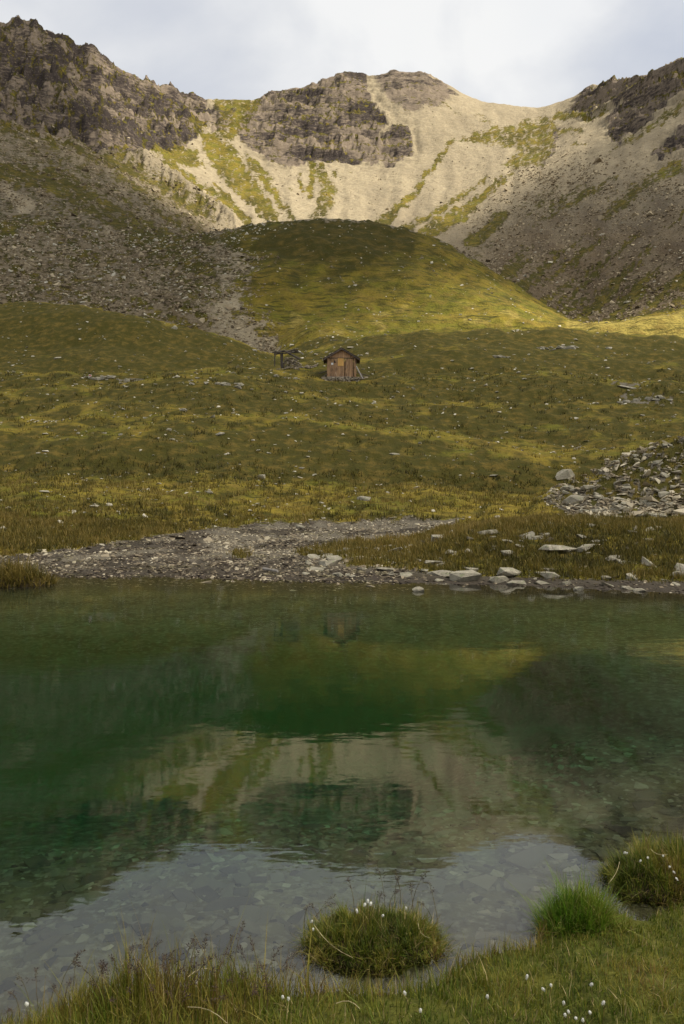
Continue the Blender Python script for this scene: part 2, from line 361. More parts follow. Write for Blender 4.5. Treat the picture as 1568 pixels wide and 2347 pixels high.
stony = sstep(-6, 10, poly_d([(1235, 1160), (1260, 1120), (1300, 1085), (1400, 1046), (1568, 990), (1990, 880), (1990, 1185), (1568, 1180), (1400, 1185), (1300, 1180)], wx, wy)) * (Yg > 29) * (Yg < 41)
stony *= 0.12 + 0.88 * sstep(-0.1, 0.3, fbm(XSg / 30, SYg / 16, 101, 3) + 0.35 * sstep(1120, 1170, SYg))
baredirt = stroke([(1410, 885), (1460, 888)], 8) * (Yg < 100) + stroke([(1420, 912), (1480, 920), (1540, 915)], 8) * (Yg < 100) * sstep(-.1, .3, fbm(XSg / 12, SYg / 6, 103, 2))
shore_right = (1 - sstep(0.02, 0.12, Zg)) * (Yg < 22)
g_mead = (1 - gw) * (1 - 0.85 * stony) * (1 - 0.9 * baredirt) * (1 - shore_right)
g_mead *= sstep(-0.05, 0.03, Zg)
grass = grass * farzone + g_mead * meadow
rock = rock * farzone
# tone of bare ground: 0 pale tan, 1 mauve-grey / dark
tone = 0.12 + 0.35 * np.clip(fbm(XSg / 70, SYg / 50, 111, 3), -.3, 1)
tone += 0.50 * rw * sstep(330, 520, SYg + 0.25 * (XSg - 1300)) + 0.55 * lw
tone += 0.28 * sstep(760, 960, wx) * sstep(400, 520, wy) * (1 - lw) - 0.15 * poly([(640, 385), (720, 380), (850, 385), (760, 480), (680, 500)], 10)
tone -= 0.5 * U1(stroke([(15, 430), (50, 470), (70, 470)], 14), stroke([(245, 520), (262, 545)], 7), poly([(490, 690), (545, 680), (548, 700), (520, 722), (495, 710)], 5))
warm = np.clip(0.25 + 0.8 * sstep(430, 640, SYg) * np.clip(lw + rw, 0, 1) + 0.5 * fbm(XSg / 60, SYg / 35, 115, 3), 0, 1)
wet = sstep(0.16, 0.02, Zg + 0.05 * fbm(Xg * .8, Yg * .8, 121, 2)) * meadow
wet = np.maximum(wet, gw * sstep(0.05, 0.3, pn(XSg / 120, (SYg + 0.06 * XSg) / 16, 123) + 0.3 * fbm(XSg / 18, SYg / 6, 124, 2) + 0.25 * np.exp(-((XSg - 250) / 330) ** 2)) * 0.9)
tone = np.clip(np.where(meadow > 0.5, np.clip(0.1 + wet * 0.9, 0, 1), tone), 0, 1)

def smooth2(a, n):
    k = np.ones(n) / n
    a = np.apply_along_axis(lambda v: np.convolve(np.pad(v, n // 2, mode='edge'), k, 'valid')[:len(v)], 0, a)
    return np.apply_along_axis(lambda v: np.convolve(np.pad(v, n // 2, mode='edge'), k, 'valid')[:len(v)], 1, a)
# ---- relief
relief = np.zeros_like(Zg)
mw = sstep(19, 30, Yg) * meadow * g_mead
relief += mw * ((0.6 * fbm(Xg / 8, Yg / 7, 131, 3) + 1.3 * pn(Xg / 26 + 3, Yg / 9.5, 132)) * sstep(26, 46, Yg) + 0.10 * (Yg / 40) * fbm(Xg / 2.6, Yg / 2.2, 133, 2) + 0.20 * fbm(Xg / 1.3, Yg / 1.5, 135, 3) + 0.05 * np.abs(pn(Xg / .35, Yg / .5, 139)))
relief += (1 - mw) * meadow * sstep(17, 22, Yg) * 0.05 * fbm(Xg / .8, Yg / .9, 141, 3)
relief += farzone * grass * (1 - rock) * (1.5 * pn(Xg / 17, Yg / 13, 143) + 0.8 * fbm(Xg / 6, Yg / 5, 145, 3) + 0.42 * pn(Xg / 1.9, Yg / 1.7, 148))
relief += farzone * (1 - grass) * (1 - rock) * (1.0 * fbm(Xg / 9, Yg / 12, 151, 4, 0.6))
# soft gullies that run down the headwall and flanks
gul = pn((XSg + 6 * pn(XSg / 40, SYg / 40, 160)) / 26, Yg / 260, 161) * sstep(300, 380, Yg) * (1 - sstep(560, 640, Yg)) * (1 - rock)
relief += 1.3 * gul
relief -= 2.0 * crag_break * sstep(400, 480, Yg) * sstep(660, 600, Yg)
left_spur = stroke([(120, 180), (210, 270), (300, 350), (420, 440), (540, 518)], [14, 14, 12, 10, 6], 14) * (Yg > 240) * (Yg < 500)
relief += 7 * left_spur
strat = ridged(Xg / 42 + 0.25 * fbm(Xg / 30, Zg / 30, 175, 2), (Zg * 1.5 + 0.35 * Xg) / 24, 171, 5, 0.62)
blocky = ridged(Xg / 15 + 7, Zg / 9, 181, 4, 0.6)
ribs = ridged((XSg - 0.9 * SYg) / 60 + 3, (SYg + XSg) / 240, 191, 3)
crag_raw = (9.5 - 3.5 * (XSg > 500) * (XSg < 1200)) * strat + 4.5 * blocky + 9.0 * ribs * (XSg < 500) + 2.5 * ribs * (XSg > 1390)
for lo, hi in ((-500, 500), (500, 1200), (1200, 1400), (1400, 3000)):
    q = (XSg >= lo) & (XSg < hi) & (rock > .6); crag_raw[(XSg >= lo) & (XSg < hi)] -= np.percentile(crag_raw[q], 90 if lo < 0 else 74)
hh_ = (Zg + 0.5 * crag_raw + 0.22 * Xg + 3 * fbm(Xg / 25, Yg / 25, 177, 3)) / 8.5
fr = hh_ - np.floor(hh_); crag_raw = crag_raw + 8.5 * 0.6 * (sstep(.30, .62, fr) - fr)
hh_ = (Zg + crag_raw + 0.22 * Xg + 2 * fbm(Xg / 9, Yg / 9, 178, 3)) / 3.1
fr = hh_ - np.floor(hh_); crag_raw = crag_raw + 3.1 * 0.6 * (sstep(.30, .62, fr) - fr)
crag_rel = smooth2(smooth2(rock, 15), 11) * crag_raw
relief += crag_rel * (0.45 + 0.55 * sstep(0, 45, np.abs(Yg - Y13[None, :])))
dcr = np.gradient(crag_rel, axis=0) / np.gradient(ROWS)[:, None]
ledge = rock * sstep(0.25, -0.45, dcr + 0.35 * fbm(XSg / 10, SYg / 8, 83, 2))
grass = np.where((rock > 0.35) & (Yg > 250), np.clip(0.85 * ledge + 0.55 * rock_g + 0.22 * (XSg < 480) * sstep(-.1, .3, fbm(XSg / 30, SYg / 22, 85, 3)) + 0.6 * g_head * (1 - lw), 0, 1), grass)
tone = np.where(rock > 0.3, np.clip(0.34 + 1.5 * fbm(Xg / 45, Zg / 14, 187, 4) + 0.50 * sstep(480, 200, XSg) + 0.12 * sstep(1380, 1450, XSg), 0, 1), tone)
relief *= np.where(Yg > 300, 1 - 0.35 * (1 - rock) * np.exp(-((Yg - Y13[None, :]) / 10) ** 2), 1)
# keep the terrace under the hut and the shed even
for (hx, hy_, r) in ((0.0, 77.4, 3.2), (-5.6, 81.5, 2.5)):
    relief *= 1 - np.exp(-(((Xg - hx) / r) ** 2 + ((Yg - hy_) / r) ** 2) ** 2)
Zg = Zg + relief
SYg = HY - F * (Zg - CAM_H) / Yg
runmin = np.minimum.accumulate(SYg, axis=0)
visible = SYg <= np.vstack([np.full((1, NC), 1e9), runmin[:-1]]) + 4

# dry golden turf on crests, dark heath on steep faces: slope shading kept in colour
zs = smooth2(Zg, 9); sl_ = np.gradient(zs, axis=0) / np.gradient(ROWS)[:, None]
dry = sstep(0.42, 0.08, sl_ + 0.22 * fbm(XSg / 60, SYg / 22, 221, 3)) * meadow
dry_lit_far = 0.50 - 0.75 * np.exp(-(((XSg - 760) / 190) ** 2 + ((SYg - 545) / 55) ** 2)) + 0.5 * fbm(XSg / 50, SYg / 25, 225, 3) + 0.25 * sstep(640, 730, SYg) - 0.35 * lw  # hill top dark for heath and cloud shade, both put into colour
dry_lit_far += 0.6 * (XSg > 1270) * (Yg < 160) * sstep(1270, 1340, XSg) * sstep(.5, .0, np.abs(SYg - 745) / 130)  # brightness of the sunlit patch painted in as paler grass
dry_lit_far = np.where(rock > .3, 0.30 + 0.5 * fbm(XSg / 20, SYg / 14, 229, 2), dry_lit_far - 0.40 * rw * sstep(380, 450, SYg) * (SYg < hillEdge))
dry = np.clip(np.where(meadow > .5, dry * 0.80 + 0.25 * fbm(XSg / 25, SYg / 10, 227, 2), dry_lit_far), 0, 1)

# ---- near shore, lake bed
NSX = tab((-14, 3.2), (-3, 3.4), (-1.75, 3.58), (-1.42, 3.70), (-1.15, 3.98), (-.5, 4.0), (-.2, 3.93), (.25, 3.93), (.5, 4.02), (.7, 4.22), (1.05, 4.3), (1.2, 4.6), (1.5, 4.75), (1.72, 4.56), (2.0, 4.7), (2.4, 5.3), (3, 5.6), (6, 6.5), (14, 8.0))
dn = tab((0, 0), (.12, .06), (.5, .12), (1, .2), (1.8, .42), (3.0, 1.15), (4.2, 2.0), (5.5, 2.5), (7, 2.7), (30, 2.7))
df = tab((9, 2.7), (10.5, 2.4), (12, 1.5), (13.2, .85), (15, .40), (18, 0))
def near_h(X, Y):
    d = Y - NSX(X) + 0.05 * fbm(X * 2.2, Y * 2.2, 201, 3)
    cap = 2.7 - 2.05 * sstep(1.6, 4.2, X + 0.12 * (Y - 8))
    dep = np.minimum(np.minimum(dn(np.maximum(d, 0)), df(Y)), cap)
    e = -np.minimum(d, 0)
    z = np.where(d > 0, -dep, 0.015 + 0.09 * e + 0.045 * e * e)
    side = sstep(10.5, 13.5, np.abs(X)); z = z * (1 - side) + side * 0.8
    inlake = (d > 0)
    z = z + np.where(inlake, 0.035 * np.minimum(1, dep * 3), 0.02) * fbm(X * 2.6, Y * 2.6, 205, 4)
    return np.where(Y > 14, z * sstep(15, 14.2, Y) - 0.40 * sstep(14.2, 15, Y), z)
def ground(X, Y):
    X = np.asarray(X, float); Y = np.asarray(Y, float)
    u = X / np.maximum(Y, 1e-3)
    ci = np.clip((u * F + CX - XS[0]) / (XS[1] - XS[0]), 0, NC - 1.001); j = ci.astype(int); fj = ci - j
    ri = np.clip(np.searchsorted(ROWS, Y, side='right') - 1, 0, NR - 2); fi = np.clip((Y - ROWS[ri]) / (ROWS[ri + 1] - ROWS[ri]), 0, 1)
    zf = (Zg[ri, j] * (1 - fj) + Zg[ri, j + 1] * fj) * (1 - fi) + (Zg[ri + 1, j] * (1 - fj) + Zg[ri + 1, j + 1] * fj) * fi
    return np.where(Y < 15, near_h(X, Y), zf)
def hit(x, y):
    """first point of the land under a place of the layout sheet"""
    j = int(np.clip(round((x - XS[0]) / (XS[1] - XS[0])), 0, NC - 1))
    k = np.argmax(SYg[:, j] <= y)
    if SYg[k, j] > y: k = NR - 20
    Y = ROWS[k]
    if k > 0:
        a, b = SYg[k - 1, j], SYg[k, j]; Y = ROWS[k - 1] + (ROWS[k] - ROWS[k - 1]) * (0 if a == b else min(1, max(0, (a - y) / (a - b))))
    X = Y * (x - CX) / F
    return Vector((X, Y, float(ground(X, Y))))

# ------------------------------------------------------------------ materials
def silt(n):
    a = n.noise(2.2, 5, .6); b = n.noise(11, 4, .6)
    c = n.mix(n.ramp(a, .35, .65), (0.135, 0.118, 0.062), (0.075, 0.063, 0.032))
    c = n.mix(n.ramp(b, .45, .7), c, (0.20, 0.18, 0.11))
    zc = n.t.nodes.new('ShaderNodeSeparateXYZ'); n.t.links.new(n.pos, zc.inputs[0])
    return n.mix(n.ramp(zc.outputs[2], -2.3, -1.2, 1.0, 0.0), c, (0.16, 0.19, 0.15))
def m_terrain(name, near):
    n = NT(name)
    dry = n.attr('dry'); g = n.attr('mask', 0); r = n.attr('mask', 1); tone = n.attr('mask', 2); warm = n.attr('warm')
    k = 1.0 if near else 0.32
    big = n.noise(0.10 * (2.2 if near else 1), 4); mid = n.noise(1.3 * k, 5, 0.6); fine = n.noise(7.0 * k, 4, 0.65)
    dirn = n.noise(2.2 * k, 4, 0.6, stretch=(0.35, 1.6, 1.6))
    # turf
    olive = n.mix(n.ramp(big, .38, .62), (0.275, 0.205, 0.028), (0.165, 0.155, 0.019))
    olive = n.mix(n.ramp(n.math('ADD', dry, n.math('MULTIPLY', n.math('SUBTRACT', mid, .5), .9)), .1, .75), (0.066, 0.058, 0.011), olive)  # low values darken steep faces, painting in slope shading
    olive = n.mix(n.ramp(dry, .80, 1.0), olive, (0.34, 0.265, 0.062))  # palest turf, also paints the sunlit patch brighter
    olive = n.mix(n.ramp(mid, .42, .68, 0, .7), olive, (0.19, 0.130, 0.030))
    olive = n.mix(n.ramp(dirn, .46, .70), olive, (0.060, 0.058, 0.012))
    olive = n.mix(n.ramp(fine, .42, .75, 0.0, 0.6), olive, (0.055, 0.048, 0.015))
    # rubble
    tan = n.mix(n.ramp(mid, .3, .7), (0.44, 0.365, 0.235), (0.37, 0.30, 0.185))
    grey = n.mix(warm, (0.130, 0.108, 0.072), (0.125, 0.088, 0.048))
    if near:
        tan = n.mix(n.ramp(mid, .3, .7), (0.20, 0.175, 0.125), (0.14, 0.12, 0.085)); grey = n.mix(n.ramp(mid, .3, .7), (0.062, 0.050, 0.032), (0.038, 0.031, 0.021))
    cells = n.voro(2.6 if near else 0.85, out='Color')
    sep = n.t.nodes.new('ShaderNodeSeparateColor'); n.t.links.new(cells, sep.inputs[0])
    scree = n.mix(tone, tan, grey)
    scree = n.mix(n.ramp(sep.outputs[0], .0, 1.0, 0.0, 0.55, False), scree, n.mix(0.5, (0.12, 0.10, 0.085), scree), 'MIX')
    scree = n.mix(n.ramp(fine, .5, .8, 0, .5), scree, (0.10, 0.082, 0.066))
    # crag
    ck = n.noise(0.33, 6, 0.68, stretch=(0.7, 0.7, 2.2)); ck2 = n.noise(0.9, 4, 0.65, dist=0.6)
    crag = n.mix(n.ramp(n.math('ADD', ck, n.math('MULTIPLY', n.math('SUBTRACT', 0.5, tone), 0.35)), .36, .66), (0.050, 0.039, 0.034), (0.23, 0.18, 0.13))
    crag = n.mix(n.ramp(ck2, .56, .72, 0, .7), crag, (0.30, 0.255, 0.19))
    f_r = n.ramp(n.math('ADD', r, n.math('MULTIPLY', n.math('SUBTRACT', ck2, 0.5), 0.9)), .38, .58)
    f_g = n.ramp(n.math('ADD', g, n.math('MULTIPLY', n.math('SUBTRACT', n.noise(0.55 if not near else 3.0, 6, 0.75), 0.5), 2.4 if not near else 1.1)), .36, .64)
    base = n.mix(f_r, scree, crag); col = n.mix(f_g, base, olive)
    if near:                                   # below the lake surface the ground is silt
        zc = n.t.nodes.new('ShaderNodeSeparateXYZ'); n.t.links.new(n.pos, zc.inputs[0])
        col = n.mix(n.ramp(zc.outputs[2], -0.22, -0.10, 1.0, 0.0), col, silt(n))
    b = n.bump(n.math('ADD', n.math('MULTIPLY', fine, 0.6), mid), 0.16 if near else 0.9, 1.0)
    b = n.bump(n.math('MULTIPLY', n.math('SUBTRACT', 1.0, f_g), sep.outputs[1]), 0.05 if near else 0.5, 0.9, b)
    n.princ(col, 0.95, b, 0.1)
    return n.m
M_near = m_terrain("meadow_ground", True); M_far = m_terrain("mountain_ground", False)
def m_bed():
    n = NT("lakebed_silt")
    a = n.noise(2.2, 5, .6); b = n.noise(11, 4, .6)
    c = silt(n)
    up = n.attr('shore'); peat = n.mix(n.ramp(b, .3, .7), (0.050, 0.056, 0.012), (0.105, 0.105, 0.020))
    c = n.mix(up, c, peat)
    n.princ(c, 0.95, n.bump(b, 0.02), 0.1); return n.m
M_bed = m_bed()
def m_rock(name, c1, c2, dark, lichen, sc=1.0, lam=0.25, tint=True):
    n = NT(name); v = n.obj
    a = n.noise(1.6 * sc, 5, .6, v); b = n.noise(7 * sc, 5, .7, v, stretch=(1, 1, 3)); l = n.noise(3.2 * sc, 4, .6, v)
    c = n.mix(n.ramp(a, .35, .65), c1, c2); c = n.mix(n.ramp(b, .48, .72), c, dark)
    c = n.mix(n.ramp(l, .55, .66, 0, lam * 2), c, lichen)
    if tint: c = n.mix(n.math('MULTIPLY', n.rand(), 0.35), c, n.mix(0.5, c, dark))
    n.princ(c, 0.9, n.bump(b, 0.03 / sc), 0.2); return n.m
M_slab = m_rock("shore_slate", (0.40, 0.36, 0.27), (0.27, 0.24, 0.18), (0.075, 0.066, 0.052), (0.27, 0.31, 0.15), 2.2)
M_stone = m_rock("meadow_stone_rock", (0.56, 0.51, 0.39), (0.44, 0.39, 0.29), (0.14, 0.13, 0.11), (0.35, 0.36, 0.22), 2.5)
M_wall = m_rock("drystone", (0.36, 0.30, 0.215), (0.235, 0.19, 0.135), (0.05, 0.045, 0.04), (0.2, 0.2, 0.11), 3.0)
def m_rubble(name, cols):
    n = NT(name); t = n.attr('tint'); w = n.noise(1.1, 3)
    c = n.mix(n.ramp(t, 0, .5, 0, 1, False), cols[0], cols[1]); c = n.mix(n.ramp(t, .5, 1.0, 0, 1, False), c, cols[2])
    c = n.mix(n.ramp(w, .5, .75, 0, .5), c, cols[3]); n.princ(c, 0.9, None, 0.2); return n.m
M_scree = m_rubble("scree_rubble", [(0.080, 0.060, 0.036), (0.24, 0.185, 0.112), (0.46, 0.38, 0.245), (0.14, 0.105, 0.052)])
M_pebble = m_rubble("shore_gravel", [(0.050, 0.038, 0.028), (0.25, 0.20, 0.13), (0.55, 0.48, 0.34), (0.20, 0.185, 0.085)])
M_spall = m_rubble("meadow_chips", [(0.28, 0.24, 0.17), (0.50, 0.45, 0.34), (0.68, 0.63, 0.50), (0.40, 0.39, 0.24)])
M_bedstone = m_rubble("lakebed_slate", [(0.030, 0.026, 0.018), (0.12, 0.105, 0.064), (0.27, 0.245, 0.155), (0.10, 0.09, 0.048)])
def m_bedslab():
    n = NT("lakebed_slab"); a = n.noise(3, 4, .6); 
    c = n.mix(n.rand(), (0.04, 0.036, 0.027), (0.15, 0.138, 0.09)); c = n.mix(n.ramp(a, .42, .68, 0, .75), c, (0.105, 0.095, 0.05)); n.princ(c, .9, None, .1); return n.m
M_bedslab = m_bedslab()
def m_grass(name, cols, tr=0.3):
    n = NT(name); t = n.attr('tint'); h = n.attr('along')
    cr = n.t.nodes.new('ShaderNodeValToRGB'); el = cr.color_ramp.elements
    el[0].position = 0; el[0].color = (*cols[0], 1); el[1].position = 1; el[1].color = (*cols[-1], 1)
    for i, c in enumerate(cols[1:-1]): q = el.new((i + 1) / (len(cols) - 1)); q.color = (*c, 1)
    n.t.links.new(t, cr.inputs[0])
    c = n.mix(n.ramp(h, .55, 1.0, 0, .55, False), cr.outputs[0], (0.16, 0.105, 0.035))
    d = n.princ(c, 0.6, None, 0.25, link=False)
    tl = n.t.nodes.new('ShaderNodeBsdfTranslucent'); n.t.links.new(c, tl.inputs[0])
    mx = n.t.nodes.new('ShaderNodeMixShader'); mx.inputs[0].default_value = tr
    n.t.links.new(d, mx.inputs[1]); n.t.links.new(tl.outputs[0], mx.inputs[2]); n.t.links.new(mx.outputs[0], n.out.inputs[0]); return n.m
M_bank = m_grass("bank_grass", [(0.055, 0.085, 0.010), (0.115, 0.165, 0.017), (0.21, 0.215, 0.028), (0.32, 0.265, 0.052), (0.17, 0.095, 0.034), (0.52, 0.42, 0.20)])
M_green = m_grass("fresh_grass", [(0.060, 0.125, 0.010), (0.105, 0.225, 0.014), (0.17, 0.28, 0.020), (0.24, 0.27, 0.04), (0.42, 0.36, 0.15)])
M_tuft = m_grass("meadow_turf", [(0.055, 0.050, 0.011), (0.100, 0.090, 0.016), (0.165, 0.130, 0.025), (0.25, 0.185, 0.040), (0.29, 0.205, 0.058)])
def m_flat(name, c, rough=0.8, c2=None, sc=20.0, st=None, bd=0.0):
    n = NT(name); c2 = c2 or tuple(0.6 * q for q in c); a = n.noise(sc, 4, .6, n.obj, stretch=st)
    n.princ(n.mix(n.ramp(a, .35, .7), c, c2), rough, n.bump(a, bd) if bd else None, 0.2); return n.m
M_seed = m_flat("seed_husk", (0.085, 0.055, 0.040), .8, (0.045, 0.03, 0.026), 200)
M_stem = m_flat("dry_stem", (0.16, 0.115, 0.05), .7, (0.075, 0.07, 0.025), 30)
M_straw = m_flat("straw", (0.50, 0.42, 0.24), .7, (0.36, 0.29, 0.15), 30)
M_soil = m_flat("peat", (0.030, 0.022, 0.012), .95, (0.06, 0.045, 0.02), 30, None, .01)
def m_cotton():
    n = NT("cotton_fluff"); d = n.princ((0.82, 0.81, 0.76), .9, None, 0.1, link=False)
    t = n.t.nodes.new('ShaderNodeBsdfTranslucent'); t.inputs[0].default_value = (0.82, 0.81, 0.76, 1)
    mx = n.t.nodes.new('ShaderNodeMixShader'); mx.inputs[0].default_value = .4
    n.t.links.new(d, mx.inputs[1]); n.t.links.new(t.outputs[0], mx.inputs[2]); n.t.links.new(mx.outputs[0], n.out.inputs[0]); return n.m
M_cotton = m_cotton()
def m_wood(name, a, b, dark, grey, vert=True):
    n = NT(name); st = (9, 9, .6) if vert else (9, .6, 9)
    v = n.t.nodes.new('ShaderNodeVectorMath'); v.operation = 'ADD'; n.t.links.new(n.obj, v.inputs[0])
    sp = n.t.nodes.new('ShaderNodeCombineXYZ'); r = n.math('MULTIPLY', n.rand(), 50.0); n.t.links.new(r, sp.inputs[0]); n.t.links.new(r, sp.inputs[1]); n.t.links.new(r, sp.inputs[2])
    n.t.links.new(sp.outputs[0], v.inputs[1]); vec = v.outputs[0]
    g = n.noise(2.0, 6, .65, vec, stretch=st); w = n.noise(1.3, 4, .6, vec, stretch=(2, 2, .8)); k = n.noise(3.0, 3, .6, vec, stretch=(3, 3, .5))
    c = n.mix(n.ramp(g, .35, .65), a, b); c = n.mix(n.ramp(w, .50, .70), c, dark); c = n.mix(n.ramp(k, .60, .72, 0, .7), c, grey)
    c = n.mix(n.math('MULTIPLY', n.rand(), .4), c, dark)
    n.princ(c, .85, n.bump(g, .01), .2); return n.m
M_wood = m_wood("weathered_larch", (0.54, 0.335, 0.175), (0.36, 0.21, 0.11), (0.10, 0.062, 0.042), (0.66, 0.48, 0.30))
M_gable = m_wood("gable_larch", (0.64, 0.39, 0.21), (0.50, 0.29, 0.15), (0.12, 0.07, 0.05), (0.55, 0.40, 0.27))
M_roofwood = m_wood("roof_board", (0.125, 0.095, 0.075), (0.078, 0.058, 0.046), (0.035, 0.028, 0.024), (0.24, 0.20, 0.165), False)
M_greywood = m_wood("grey_timber", (0.12, 0.10, 0.082), (0.07, 0.056, 0.046), (0.03, 0.025, 0.022), (0.24, 0.21, 0.17))
M_palewood = m_wood("pale_timber", (0.36, 0.33, 0.29), (0.26, 0.235, 0.20), (0.14, 0.12, 0.10), (0.42, 0.40, 0.36))
M_shutter = m_wood("yellow_shutter", (0.78, 0.47, 0.16), (0.68, 0.39, 0.12), (0.58, 0.32, 0.10), (0.80, 0.52, 0.20))
M_white = m_flat("white_enamel", (0.80, 0.79, 0.76), .5, (0.72, 0.70, 0.66)); M_iron = m_flat("iron", (0.03, 0.028, 0.028), .6)
M_red = m_flat("red_paint", (0.55, 0.05, 0.03), .7)

# ------------------------------------------------------------------ land meshes
def land():
    idx = np.arange(NR * NC).reshape(NR, NC)
    V = np.stack([Xg, Yg, Zg], -1).reshape(-1, 3)
    mask = np.stack([grass, rock, tone], -1).reshape(-1, 3); wr = warm.reshape(-1)
    yc = Yg[:-1, :-1]; xc = XSg[:-1, :-1]
    mead = yc < 117
    hl = (~mead) & (yc < 235) & (xc > 480) & (xc < 1310)
    left = (~mead) & (~hl) & (((xc < 540) & (yc < 350)) | ((xc < 470) & (yc >= 350)))
    right = (~mead) & (~hl) & (~left) & ((xc > 1310) | ((xc > 1080) & (yc < 350)))
    head = ~(mead | hl | left | right)
    for nm, sel, mat in (("meadow", mead, M_near), ("moraine_hill", hl, M_far), ("mountain_left", left, M_far), ("mountain_right", right, M_far), ("mountain_headwall", head, M_far)):
        r, c = np.nonzero(sel)
        f = np.stack([idx[r, c], idx[r, c + 1], idx[r + 1, c + 1], idx[r + 1, c]], -1)
        used, inv = np.unique(f, return_inverse=True)
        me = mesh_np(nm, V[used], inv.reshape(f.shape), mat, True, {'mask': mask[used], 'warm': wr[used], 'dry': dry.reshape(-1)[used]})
        tag(link(nm, me), kind='structure')
land()
def lakebed():
    xs = np.concatenate([np.linspace(-14, -2.6, 60, endpoint=False), np.linspace(-2.6, 3.4, 190, endpoint=False), np.linspace(3.4, 14, 60)])
    ys = np.concatenate([np.linspace(-9, 3.2, 40, endpoint=False), np.linspace(3.2, 7.5, 140, endpoint=False), np.linspace(7.5, 15.0, 80)])
    X, Y = np.meshgrid(xs, ys); Z = near_h(X, Y); n, m = X.shape
    i = np.arange(n * m).reshape(n, m)
    f = np.stack([i[:-1, :-1], i[:-1, 1:], i[1:, 1:], i[1:, :-1]], -1).reshape(-1, 4)
    me = mesh_np("lakebed", np.stack([X, Y, Z], -1).reshape(-1, 3), f, M_bed, True, {'shore': sstep(-0.03, 0.02, Z).ravel()})
    return tag(link("lakebed_and_bank", me), kind='structure')
BED = lakebed()
def water():
    n = NT("lake_water")
    v = n.t.nodes.new('ShaderNodeVectorMath'); v.operation = 'MULTIPLY'; v.inputs[1].default_value = (1, 1, 0); n.t.links.new(n.pos, v.inputs[0])
    w1 = n.noise(2.2, 3, .5, v.outputs[0], stretch=(0.75, 2.0, 1)); w2 = n.noise(8.0, 3, .55, v.outputs[0], stretch=(0.8, 1.7, 1))
    patch = n.ramp(n.noise(0.35, 2, .5, v.outputs[0]), .35, .65, 0.35, 1.0)
    b = n.bump(n.math('MULTIPLY', patch, n.math('ADD', n.math('MULTIPLY', w1, 0.7), n.math('MULTIPLY', w2, .16))), 0.0030, 1.0)
    g = n.t.nodes.new('ShaderNodeBsdfGlass'); g.inputs['IOR'].default_value = 1.58; g.inputs['Roughness'].default_value = 0.0
    n.t.links.new(b, g.inputs['Normal']); n.t.links.new(g.outputs[0], n.out.inputs[0])
    va = n.t.nodes.new('ShaderNodeVolumeAbsorption'); va.inputs[0].default_value = (0.11, 0.79, 0.56, 1); va.inputs[1].default_value = 1.0
    n.t.links.new(va.outputs[0], n.out.inputs['Volume'])
    x0, x1, y0, y1, z0 = -13, 13, 2.6, 21.0, -4.2
    V = [(x0, y0, z0), (x1, y0, z0), (x1, y1, z0), (x0, y1, z0), (x0, y0, 0), (x1, y0, 0), (x1, y1, 0), (x0, y1, 0)]
    me = mesh_np("lake_water", V, [(0, 3, 2, 1), (4, 5, 6, 7), (0, 1, 5, 4), (1, 2, 6, 5), (2, 3, 7, 6), (3, 0, 4, 7)], n.m)
    tag(link("lake_water", me), kind='structure')
water()

